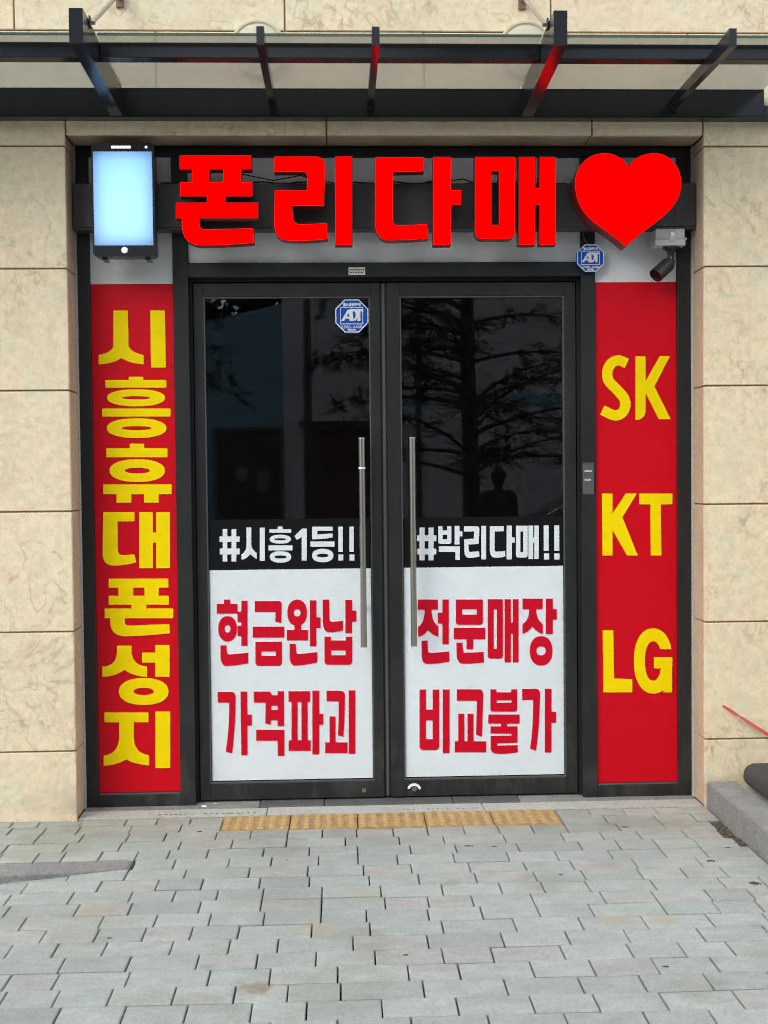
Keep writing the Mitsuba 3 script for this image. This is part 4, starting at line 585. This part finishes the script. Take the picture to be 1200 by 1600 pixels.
# ------------------------------------------------------------------ the sign over the door
bar = thing('sign_beam', 'dark metal beam across the entrance that carries the red sign letters', 'beam')
obj('beam', bx(0.0035, W-0.0035, 0.116, 0.186, 2.703, 2.905, 0.003), 'sign_bar_metal', bar)
obj('end_plate', bx(2.790, W-0.0032, 0.113, 0.1155, 2.706, 2.902, 0.001), 'sign_bar_metal', bar)
obj('lower_lip', bx(0.0035, W-0.0035, 0.1175, 0.186, 2.6925, 2.7022, 0.001), 'sign_bar_metal', bar)
RED = (0.40, 0.0, 0.0)
names = ['first', 'second', 'third', 'fourth']
looks = ['the glowing red Korean sign letter nearest the lit phone box', 'glowing red Korean sign letter second from the lit phone box', 'glowing red Korean sign letter third from the lit phone box', 'the glowing red Korean sign letter just left of the red heart']
def channel(t, shapes, depth, face=RED):
    inner = [g.buffer(-0.003, join_style='mitre') for g in shapes]
    obj('face', plate(inner, 0.0, 0.004), 'letter_face', t, emit=face)
    walls = [g.difference(i) for g, i in zip(shapes, inner)]
    obj('return', plate(walls, 0.0006, depth), 'letter_return', t)
    obj('back_plate', plate(inner, depth-0.004, 0.004), 'letter_return', t)
for i, (g, lab) in enumerate(zip(('S1', 'S2', 'S3', 'S4'), looks)):
    t = thing('sign_letter', lab, 'sign letter', 'red letters of the lit sign')
    sh = glyph(g); channel(t, sh, 0.058)
    c = unary_union(sh)
    b0 = c.bounds
    for xx in (b0[0]+0.06, b0[2]-0.04):
        for zz in (2.74, 2.87):
            q = min(((p.distance(Point(xx, zz)), p) for p in sh), key=lambda v: v[0])[1]
            from shapely.ops import nearest_points
            pt = nearest_points(c.buffer(-0.012), Point(xx, zz))[0]
            if 2.71 < pt.y < 2.90: obj('stud', cyl((pt.x, 0.059, pt.y), (pt.x, 0.1155, pt.y), 0.006, n=10), 'steel', t, smooth=40)
ht = thing('heart_sign', 'glowing red heart shaped sign at the right end of the beam', 'sign')
hs = glyph('heart'); channel(ht, hs, 0.092)
for xx, zz in ((2.42, 2.83), (2.66, 2.83), (2.54, 2.75)): obj('stud', cyl((xx, 0.092, zz), (xx, 0.1155, zz), 0.008, n=10), 'steel', ht, smooth=40)

ph = thing('phone_sign', 'lit sign box shaped like a mobile phone with a pale blue screen', 'sign')
px0, px1, pz0, pz1 = 0.1175, 0.3965, 2.549, 3.056
body = sbox(px0+0.02, pz0+0.02, px1-0.02, pz1-0.02).buffer(0.02)
scr = sbox(0.1235, 2.5995, 0.3865, 3.0180)
slot = sbox(0.206, 3.0320, 0.292, 3.0420).buffer(0.001)
dot, btn = Point(0.361, 3.037).buffer(0.0062), Point(0.2575, 2.5785).buffer(0.0140)
obj('body', cat([plate([body.difference(unary_union([scr, slot, dot, btn]))], 0.0, 0.004), plate([body.difference(scr)], 0.004, 0.046), plate([body], 0.050, 0.020)]), 'black_plastic', ph)
# a light box: a panel of lamps at the back, a bluish diffusing sheet in front of it
scene['diffuser_sheet'] = {'type': 'principledthin', 'base_color': rgb(0.72, 0.80, 0.86), 'roughness': 0.5, 'diff_trans': 1.5, 'spec_trans': 0.0}
lit = sbox(0.134, 2.612, 0.380, 3.010).bounds
obj('lamp_panel', trimesh.Trimesh([[lit[0], 0.046, lit[1]], [lit[2], 0.046, lit[1]], [lit[2], 0.046, lit[3]], [lit[0], 0.046, lit[3]]], [[0, 1, 2], [0, 2, 3]], process=False), 'lamp_white', ph, emit=(0.092, 0.195, 0.37))
obj('screen', trimesh.Trimesh([[0.1237, 0.002, 2.5997], [0.3863, 0.002, 2.5997], [0.3863, 0.002, 3.0178], [0.1237, 0.002, 3.0178]], [[0, 1, 2], [0, 2, 3]], process=False), 'diffuser_sheet', ph)
obj('speaker_slot', plate([slot.buffer(-0.0003)], 0.0012, 0.0026), 'lamp_white', ph, emit=(0.17, 0.17, 0.18))
obj('front_camera', plate([dot.buffer(-0.0003)], 0.0012, 0.0026), 'lamp_white', ph, emit=(0.16, 0.16, 0.18))
obj('home_button', plate([btn.buffer(-0.0003)], 0.0012, 0.0026), 'lamp_white', ph, emit=(0.10, 0.13, 0.15))
obj('mounting_foot', bx(0.150, 0.170, 0.03, 0.114, 2.541, 2.5485), 'black_plastic', ph)
obj('mounting_foot', bx(0.345, 0.365, 0.03, 0.114, 2.541, 2.5485), 'black_plastic', ph)
obj('mounting_bar', bx(0.15, 0.36, 0.071, 0.115, 2.74, 2.80), 'black_plastic', ph)

cb = thing('sign_cable', 'thin black cable drooping along the top of the sign beam', 'cable')
pts = []
for x in np.arange(0.40, 2.30, 0.035):
    pts.append((x, 0.150+0.010*math.sin(x*9), 2.9085+0.010*abs(math.sin(x*5.3))*(1 if 0.8 < x < 1.9 else 0.4)+0.004*math.sin(x*31)))
obj('run', tube(pts, 0.0035, 6), 'cable_black', cb, smooth=40)
obj('run', tube([(0.70, 0.15, 2.955), (0.74, 0.145, 2.962), (0.80, 0.14, 2.948), (0.92, 0.13, 2.921), (0.97, 0.13, 2.930), (1.05, 0.13, 2.944), (1.10, 0.14, 2.928), (1.2, 0.15, 2.915)], 0.0028, 6), 'cable_black', cb, smooth=40)
obj('run', tube([(1.62, 0.14, 2.912), (1.68, 0.135, 2.928), (1.74, 0.135, 2.920), (1.80, 0.14, 2.930), (1.86, 0.15, 2.914)], 0.0030, 6), 'cable_black', cb, smooth=40)
lp = thing('wire_loop', 'short grey wire hanging above the blue alarm sign box', 'cable')
obj('run', tube([(2.372, 0.17, 2.690), (2.371, 0.165, 2.665), (2.378, 0.163, 2.645), (2.394, 0.165, 2.634), (2.402, 0.175, 2.632)], 0.0022, 6), 'bead_metal', lp, smooth=40)

jb = thing('junction_box', 'grey plastic junction box under the right end of the sign beam', 'box')
obj('body', bx(2.693, 2.833, 0.100, 0.178, 2.6420, 2.690, 0.004), 'grey_plastic', jb)
obj('lid', bx(2.690, 2.836, 0.098, 0.180, 2.612, 2.6412, 0.003), 'grey_plastic', jb)
l = obj('latch', bx(2.759, 2.785, 0.0925, 0.0985, 2.630, 2.675, 0.002), 'grey_plastic', jb)
obj('bright_tab', bx(2.7635, 2.7805, 0.0910, 0.0930, 2.655, 2.673), 'white_scrap', l)
obj('side_clip', bx(2.8345, 2.846, 0.110, 0.140, 2.641, 2.651, 0.002), 'grey_plastic', jb)
cm = thing('security_camera', 'black bullet security camera hanging from the grey junction box', 'camera')
MX, MY = 2.777, 0.138
obj('mount', cat([cyl((MX, MY, 2.604), (MX, MY, 2.612), 0.038, n=28), cyl((MX, MY, 2.588), (MX, MY, 2.604), 0.017, 0.032, n=28), cyl((MX, MY, 2.572), (MX, MY, 2.588), 0.014, 0.017, n=24)]), 'camera_plastic', cm, smooth=35)
obj('arm', cat([bx(MX-0.013, MX-0.007, MY-0.012, MY+0.012, 2.535, 2.576, 0.002), bx(MX+0.007, MX+0.013, MY-0.012, MY+0.012, 2.535, 2.576, 0.002), cyl((MX-0.015, MY, 2.546), (MX+0.017, MY, 2.546), 0.008)]), 'camera_plastic', cm, smooth=35)
obj('screw', cyl((MX-0.003, MY-0.0135, 2.549), (MX-0.003, MY-0.008, 2.549), 0.0045), 'steel_bright', cm, smooth=35)
ca, cb2 = np.array([2.774, 0.134, 2.541]), np.array([2.694, 0.098, 2.472])
ax = (cb2-ca)/np.linalg.norm(cb2-ca)
bodyc = trimesh.creation.revolve([[0, 0], [0.020, 0], [0.029, 0.008], [0.031, 0.09], [0.032, 0.106], [0.029, 0.108], [0.028, 0.100], [0, 0.100]], sections=36)
M4 = trimesh.geometry.align_vectors([0, 0, 1], ax); bodyc.apply_transform(M4); bodyc.apply_translation(ca)
obj('barrel', bodyc, 'camera_plastic', cm, smooth=30)
hood = trimesh.creation.revolve([[0.0322, 0.02], [0.0338, 0.02], [0.0338, 0.112], [0.0322, 0.112], [0.0322, 0.02]], sections=36)
hood.apply_transform(M4); hood.apply_translation(ca); obj('sun_hood', hood, 'camera_plastic', cm, smooth=30)
ln = trimesh.creation.revolve([[0, 0.1015], [0.022, 0.1015], [0.026, 0.1005]], sections=30); ln.apply_transform(M4); ln.apply_translation(ca); obj('lens', ln, 'lens_red', cm, smooth=60)
obj('tail_cable', tube([(2.808, 0.14, 2.610), (2.826, 0.14, 2.603), (2.846, 0.145, 2.613), (2.856, 0.15, 2.640), (2.852, 0.155, 2.692)], 0.0045, 8), 'cable_black', cm, smooth=40)

# ------------------------------------------------------------------ the glass awning
aw = thing('awning', 'black steel and tinted glass awning over the entrance', 'awning')
AX0, AX1 = -1.58, 3.148
obj('wall_rail', cat([bx(AX0, 3.95, -0.060, 0.0, 3.152, 3.160, 0.001), bx(3.1485, 3.95, -0.060, -0.050, 3.1602, 3.208, 0.001), bx(AX0, AX1, -0.060, -0.052, 3.1602, 3.2738, 0.0015), bx(AX0, AX1, -0.060, 0.0, 3.274, 3.280, 0.001)]), 'awning_metal', aw)
def wedge(x0, x1, prof, c=0.0):
    q = Polygon(prof); m = trimesh.creation.extrude_polygon(q, x1-x0, engine='earcut'); v = m.vertices.copy()
    m.vertices = np.stack([v[:, 2]+x0, v[:, 0], v[:, 1]], 1); m.invert() if m.volume < 0 else None; return m
BR = [(-1.605, -1.555), (0.219, 0.271), (2.045, 2.097)]
for x0, x1 in BR:
    b = obj('bracket', wedge(x0, x1, [(-0.0605, 3.155), (-0.85, 3.182), (-0.85, 3.313), (-0.0605, 3.292)]), 'awning_metal', aw)
    side = x1+0.001 if x0 < 1 else x0-0.001
    sg = 1 if x0 < 1 else -1
    obj('eye_plate', bx(min(side, side+sg*0.006), max(side, side+sg*0.006), -0.755, -0.715, 3.285, 3.325, 0.002), 'awning_metal', b)
    obj('eye_bolt', cyl((side, -0.735, 3.306), (side+sg*0.022, -0.735, 3.306), 0.010), 'steel', b, smooth=40)
    xr_ = side+sg*0.012; xw = (x0+x1)/2+sg*0.012
    obj('tie_rod', cyl((xr_, -0.735, 3.306), (xw, -0.03, 3.700), 0.0085), 'tie_metal', aw, smooth=40)
    obj('anchor_plate', bx(xw-0.017, xw+0.017, -0.012, 0.0, 3.652, 3.760, 0.002), 'anchor_metal', aw)
    obj('anchor_lug', bx(xw-0.005, xw+0.005, -0.055, -0.012, 3.680, 3.725, 0.002), 'anchor_metal', aw)
for x0, x1 in ((-1.554, 0.2185), (0.2715, 2.0445), (2.0975, 3.148)):
    obj('front_rail', bx(x0, x1, -0.552, -0.492, 3.237, 3.298, 0.003), 'awning_metal', aw)
for xc in (-0.87, 0.932, 1.368, 2.735):
    w_ = 0.0145
    fn = obj('rib', wedge(xc-w_, xc+w_, [(-0.0605, 3.196), (-0.85, 3.180), (-0.85, 3.249), (-0.62, 3.2365), (-0.0605, 3.2365)]), 'awning_metal', aw)
    obj('bolt', cat([cyl((xc, -0.075, 3.186), (xc, -0.075, 3.196), 0.016, n=16), cyl((xc, -0.075, 3.176), (xc, -0.075, 3.186), 0.010, n=6)]), 'gasket', fn, smooth=35)
def gz(y): return 3.303+(y+0.61)*(-0.022/0.61)
for x0, x1 in ((-1.55, 0.2155), (0.2745, 0.9305), (0.9335, 2.0415), (2.1005, 3.150)):
    g = obj('glass_sheet', trimesh.Trimesh([[x0, -0.61, gz(-0.61)], [x1, -0.61, gz(-0.61)], [x1, -0.001, gz(0)], [x0, -0.001, gz(0)]], [[0, 1, 2], [0, 2, 3]], process=False), 'roof_glass', aw)
    obj('edge', bx(x0, x1, -0.614, -0.6105, gz(-0.61)-0.001, gz(-0.61)+0.009), 'glass_edge', g)
for i, (xc, lab) in enumerate(((0.869, 'round pale wall lamp half hidden behind the awning, left of the centre'), (2.073, 'round pale wall lamp half hidden behind the awning, by the right bracket'))):
    t = thing('wall_lamp', lab, 'lamp', 'round wall lamps above the awning')
    obj('drum', trimesh.creation.revolve([[0, -0.0], [0.125, 0.0], [0.125, 0.030], [0.121, 0.036], [0.112, 0.036], [0.108, 0.031], [0.0, 0.031]], sections=64).apply_transform(trimesh.transformations.rotation_matrix(math.pi/2, [1, 0, 0])).apply_translation((xc, 0.002, 3.470)), 'lamp_drum', t, smooth=30)
    obj('diffuser', trimesh.creation.revolve([[0.106, 0.030], [0.09, 0.040], [0.05, 0.047], [0.0, 0.049]], sections=48).apply_transform(trimesh.transformations.rotation_matrix(math.pi/2, [1, 0, 0])).apply_translation((xc, 0.002, 3.470)), 'lamp_drum', t, smooth=60)

# ------------------------------------------------------------------ across the street, seen only as reflections in the door glass
obj('road', bx(-40, 40, -15.2, -9.6, -0.2, -0.025), 'asphalt'); tag('road', kind='structure')
obj('far_pavement', bx(-40, 40, -20, -15.2, -0.2, 0.10), 'slab_light'); tag('far_pavement', kind='structure')
obj('near_verge', bx(-40, 40, -9.6, -5.75, -0.2, 0.005), 'slab_old'); tag('near_verge', kind='structure')
pr('far_wall', proc(lambda p, n, uv: mix((0.30, 0.30, 0.302), (0.38, 0.38, 0.38), fbm(p.x*0.8, p.z*0.8, 1.0, 3))), 0.85, 0.2)
pr('far_teal', (0.13, 0.21, 0.26), 0.7, 0.3)
pr('far_dark', (0.035, 0.035, 0.037), 0.3, 0.5)
pr('far_red', (0.075, 0.035, 0.04), 0.5, 0.4)
BY = -19.0
fb = thing('far_building', 'long grey building facing the right door from across the street', 'building')
obj('wall', bx(0.02, 24, BY-6, BY, 0.1, 8.8), 'far_wall', fb)
for i in range(2, 11): obj('window', bx(i*2.2-0.6, i*2.2+0.6, BY+0.001, BY+0.03, 5.6, 7.2), 'far_dark', fb)
obj('shutter', bx(0.50, 1.95, BY+0.001, BY+0.05, 0.1, 2.58), 'far_red', fb)
obj('canopy', bx(0.35, 2.4, BY, BY+0.35, 2.66, 2.74), 'far_dark', fb)
obj('pipe', cyl((2.9, BY+0.06, 0.1), (2.9, BY+0.06, 8.6), 0.05), 'far_dark', fb, smooth=40)
obj('band', bx(2.6, 24, BY+0.001, BY+0.04, 3.1, 3.3), 'far_teal', fb)
lb = thing('low_building', 'low blue grey building with a dark entrance across the street', 'building')
pf = Polygon([(-22, 0.1), (0.015, 0.1), (0.015, 5.25), (-2.2, 4.75), (-22, 4.2)])
wl_ = trimesh.creation.extrude_polygon(pf, 5.0, engine='earcut'); v = wl_.vertices.copy(); wl_.vertices = np.stack([v[:, 0], BY-v[:, 2], v[:, 1]], 1)
obj('wall', wl_, 'far_teal', lb)
obj('door_frame', cat([bx(-1.46, -1.38, BY+0.001, BY+0.08, 0.1, 2.64), bx(0.0-0.06, 0.01, BY+0.001, BY+0.08, 0.1, 2.64), bx(-1.38, -0.06, BY+0.001, BY+0.08, 2.56, 2.64)]), 'bead_metal', lb)
obj('entrance', bx(-1.38, -0.06, BY+0.001, BY+0.04, 0.1, 2.56), 'far_dark', lb)
obj('notice', bx(-1.0, -0.75, BY+0.041, BY+0.05, 1.5, 1.8), 'plaque_metal', lb)
obj('notice', bx(-0.55, -0.3, BY+0.041, BY+0.05, 1.3, 1.7), 'plaque_metal', lb)
lpst = thing('street_post', 'dark lamp post standing on the far pavement', 'post')
obj('shaft', cyl((0.63, -15.9, 0.1), (0.63, -15.9, 6.5), 0.09, 0.06), 'far_dark', lpst, smooth=40)

def tree(x, y, h, z0, seed, label, spread=2.2, thick=0.13, az=None):
    r = np.random.default_rng(seed)
    t = thing('street_tree', label, 'tree', 'trees across the street')
    prof = [(x+0.02*math.sin(z*1.3), y+0.02*math.cos(z), z) for z in np.linspace(-0.02, h, 12)]
    ms = [cyl(a, b2, thick*(1-0.8*i/11), thick*(1-0.8*(i+1)/11), n=12) for i, (a, b2) in enumerate(zip(prof[:-1], prof[1:]))]
    leaf_c = []
    z = z0
    while z < h-0.3:
        for _ in range(3):
            ang = r.uniform(0, 2*math.pi); L = spread*(1-0.75*(z-z0)/(h-z0))*r.uniform(0.75, 1.15); rise = r.uniform(0.15, 0.55)
            p = np.array([x, y, z]); d = np.array([math.cos(ang), math.sin(ang), rise]); seg = 6; q = p
            for s in range(seg):
                d2 = d+np.array([0, 0, -0.10*s]); d2 = d2/np.linalg.norm(d2); n_p = q+d2*L/seg
                ms.append(cyl(q, n_p, 0.024*(1-s/seg)+0.004, 0.024*(1-(s+1)/seg)+0.004, n=6))
                if s >= 1:
                    for _k in range(7):
                        side = np.cross(d2, [0, 0, 1]); side /= np.linalg.norm(side)+1e-9
                        tip = n_p+side*r.uniform(-0.6, 0.6)*(1-0.10*s)+np.array([0, 0, r.uniform(-0.16, 0.12)])+d2*r.uniform(0, 0.2)
                        ms.append(cyl(n_p, tip, 0.006, 0.003, n=4))
                        for f in r.uniform(0.15, 1.1, 9): leaf_c.append((n_p+(tip-n_p)*f+r.normal(0, 0.02, 3), tip-n_p))
                q = n_p
        z += r.uniform(0.13, 0.24)
    obj('trunk', cat(ms), 'bark', t)
    V, F = [], []
    for c, d in leaf_c:
        d = d/(np.linalg.norm(d)+1e-9); o = r.normal(0, 1, 3); o -= d*(o@d); o /= np.linalg.norm(o); s = r.uniform(0.022, 0.05)
        d3 = d*0.5+r.normal(0, 0.5, 3); d3 /= np.linalg.norm(d3)
        b0 = len(V); V += [c, c+d3*s+o*s*0.30, c+d3*s*1.9, c+d3*s-o*s*0.30]; F += [[b0, b0+1, b0+2], [b0, b0+2, b0+3]]
    obj('crown', trimesh.Trimesh(np.array(V), np.array(F), process=False), 'needles', t)
tree(2.87, -9.0, 8.5, 1.55, 5, 'bare branched conifer street tree opposite the right door')
tree(-2.1, -9.4, 8.0, 2.7, 8, 'needle leaved street tree opposite the left sign panel', 2.4)
def round_tree(x, y, zc, rad, seed, label):
    r = np.random.default_rng(seed)
    t = thing('garden_tree', label, 'tree', 'trees behind the low building')
    obj('trunk', cyl((x, y, 0), (x, y, zc), 0.16, 0.08, n=10), 'bark', t, smooth=40)
    c0 = r.normal(0, 1, (60, 3)); c0 /= np.linalg.norm(c0, axis=1, keepdims=True); c0 *= rad*r.uniform(0.25, 0.95, (60, 1))
    c = c0[r.integers(0, 60, 5200)]+r.normal(0, 0.30, (5200, 3))+[x, y, zc]
    d = r.normal(0, 1, (5200, 3)); d /= np.linalg.norm(d, axis=1, keepdims=True); o = np.cross(d, r.normal(0, 1, (5200, 3))); o /= np.linalg.norm(o, axis=1, keepdims=True)
    s = r.uniform(0.09, 0.17, (5200, 1))
    V = np.stack([c-d*s, c+o*s*0.5, c+d*s, c-o*s*0.5], 1).reshape(-1, 3); k0 = np.arange(5200)[:, None]*4
    obj('crown', trimesh.Trimesh(V, np.vstack([k0+[0, 1, 2], k0+[0, 2, 3]]), process=False), 'needles', t)
round_tree(-3.6, -25.5, 6.6, 2.6, 31, 'leafy tree behind the low building, leftmost of three seen from the shop door')
round_tree(-0.6, -26.0, 7.4, 2.7, 32, 'leafy tree behind the low building, middle of the three')
round_tree(-7.0, -25.0, 6.4, 2.8, 33, 'leafy tree behind the low building farthest from the grey building')

def person(x, y, rz):
    t = thing('person', 'standing person in dark clothes beside the conifer street tree', 'person')
    bones = [((0, 0, 1.28), 0.135, (0, 0, 0.98), 0.145), ((-0.09, 0, 1.33), 0.085, (-0.09, 0, 0.95), 0.10), ((0.09, 0, 1.33), 0.085, (0.09, 0, 0.95), 0.10), ((-0.14, 0, 1.40), 0.060, (0.14, 0, 1.40), 0.060), ((0, 0, 1.38), 0.075, (0, 0.0, 1.50), 0.052),
             ((-0.08, 0, 0.96), 0.115, (0.08, 0, 0.96), 0.115), ((0, 0, 1.3), 0.12, (0, 0, 1.38), 0.09)]
    for s in (-1, 1):
        bones += [((s*0.17, 0, 1.38), 0.066, (s*0.215, 0.02, 1.12), 0.050), ((s*0.215, 0.02, 1.12), 0.050, (s*0.21, -0.05, 0.88), 0.030), ((s*0.21, -0.05, 0.88), 0.032, (s*0.20, -0.08, 0.78), 0.026),
                  ((s*0.09, 0, 0.93), 0.092, (s*0.10, 0.0, 0.50), 0.062), ((s*0.10, 0, 0.50), 0.060, (s*0.105, 0.03, 0.09), 0.042), ((s*0.105, 0.04, 0.045), 0.042, (s*0.115, -0.12, 0.035), 0.034)]
    mf = None
    for a, ra, b2, rb2 in bones:
        h = hull([(a, ra), (b2, rb2)], 2); q = manifold3d.Manifold(manifold3d.Mesh(h.vertices.astype(np.float32), h.faces.astype(np.uint32)))
        mf = q if mf is None else mf+q
    hd = trimesh.creation.icosphere(3, 1.0); hd.vertices *= [0.078, 0.098, 0.118]; hd.apply_translation((0, -0.01, 1.605))
    mf = mf+manifold3d.Manifold(manifold3d.Mesh(hd.vertices.astype(np.float32), hd.faces.astype(np.uint32)))
    mm = mf.refine_to_length(0.03).to_mesh(); body_ = trimesh.Trimesh(mm.vert_properties[:, :3], mm.tri_verts, process=True)
    trimesh.smoothing.filter_taubin(body_, iterations=12)
    X = trimesh.transformations.translation_matrix((x, y, 0.0)) @ np.diag([0.95, 0.95, 0.945, 1.0]) @ trimesh.transformations.rotation_matrix(rz, [0, 0, 1])
    body_.apply_transform(X); obj('body', body_, 'cloth_dark', t, smooth=True)
    hr2 = trimesh.creation.icosphere(3, 1.0); hr2.vertices *= [0.098, 0.116, 0.108]; hr2.apply_translation((0, 0.012, 1.645)); hr2.apply_transform(X); obj('hair', hr2, 'cable_black', t, smooth=True)
pr('cloth_dark', (0.055, 0.055, 0.06), 0.85, 0.2)
person(3.14, -8.3, math.pi)

# a dark car parked along the road, its roof just showing in the right door glass
car = thing('parked_car', 'dark parked car on the road opposite the right door', 'car')
def hullxz(rows):
    """rows of (x, z, half width): one smooth closed shell"""
    return trimesh.convex.convex_hull(np.array([[x, s_*w, z] for x, z, w in rows for s_ in (-1, 1)]))
def put(m): m.apply_translation((5.1, -11.2, -0.025)); return m
lower = hullxz([(-2.15, 0.32, 0.70), (-2.2, 0.55, 0.78), (-2.05, 0.72, 0.80), (-0.9, 0.90, 0.84), (1.6, 0.92, 0.84), (2.15, 0.86, 0.78), (2.2, 0.45, 0.78), (2.1, 0.28, 0.70), (-1.9, 0.22, 0.72), (1.9, 0.22, 0.72)])
upper = hullxz([(-1.15, 0.88, 0.80), (-0.35, 1.36, 0.62), (0.1, 1.43, 0.60), (0.7, 1.42, 0.60), (1.25, 1.30, 0.60), (1.95, 0.90, 0.78)])
pr('car_paint', (0.012, 0.012, 0.014), 0.2, 0.6, clearcoat=1.0, clearcoat_gloss=0.9)
pr('car_glass', (0.01, 0.012, 0.013), 0.08, 0.6)
obj('body', put(lower), 'car_paint', car, smooth=40)
obj('cabin', put(upper), 'car_paint', car, smooth=40)
for s_ in (-1, 1):
    for (xa, xb) in ((-0.75, 0.30), (0.36, 1.25)):
        q = [(-0.95 if xa < 0 else xa, 0.93), (xb, 0.93), (xb, 1.34 if xb < 1 else 1.20), (max(xa, -0.30), 1.33)]
        v = [[x, s_*(0.80-(z-0.88)*0.36+0.012), z] for x, z in q]
        obj('side_window', put(trimesh.Trimesh(v, [[0, 1, 2], [0, 2, 3]] if s_ < 0 else [[0, 2, 1], [0, 3, 2]], process=False)), 'car_glass', car)
for wx in (-1.35, 1.35):
    for s_ in (-1, 1):
        w = obj('wheel', put(cyl((wx, s_*0.66, 0.315), (wx, s_*0.855, 0.315), 0.315, n=32)), 'rubber', car, smooth=40)
        obj('rim', put(cyl((wx, s_*0.85, 0.315), (wx, s_*0.862, 0.315), 0.20, n=24)), 'plaque_metal', w, smooth=40)
obj('headlight', put(bx(-2.19, -2.02, -0.74, -0.45, 0.58, 0.70, 0.03)), 'steel_bright', car)
obj('headlight', put(bx(-2.19, -2.02, 0.45, 0.74, 0.58, 0.70, 0.03)), 'steel_bright', car)
obj('roof_highlight', tube([(5.1+x, -11.2+0.66-abs(x-0.4)*0.02, z-0.02) for x, z in ((-1.05, 0.95), (-0.35, 1.365), (0.1, 1.432), (0.7, 1.422), (1.25, 1.305))], 0.012, 6), 'steel_bright', car, smooth=40)  # bright bar added along the roofline to stand in for its highlight
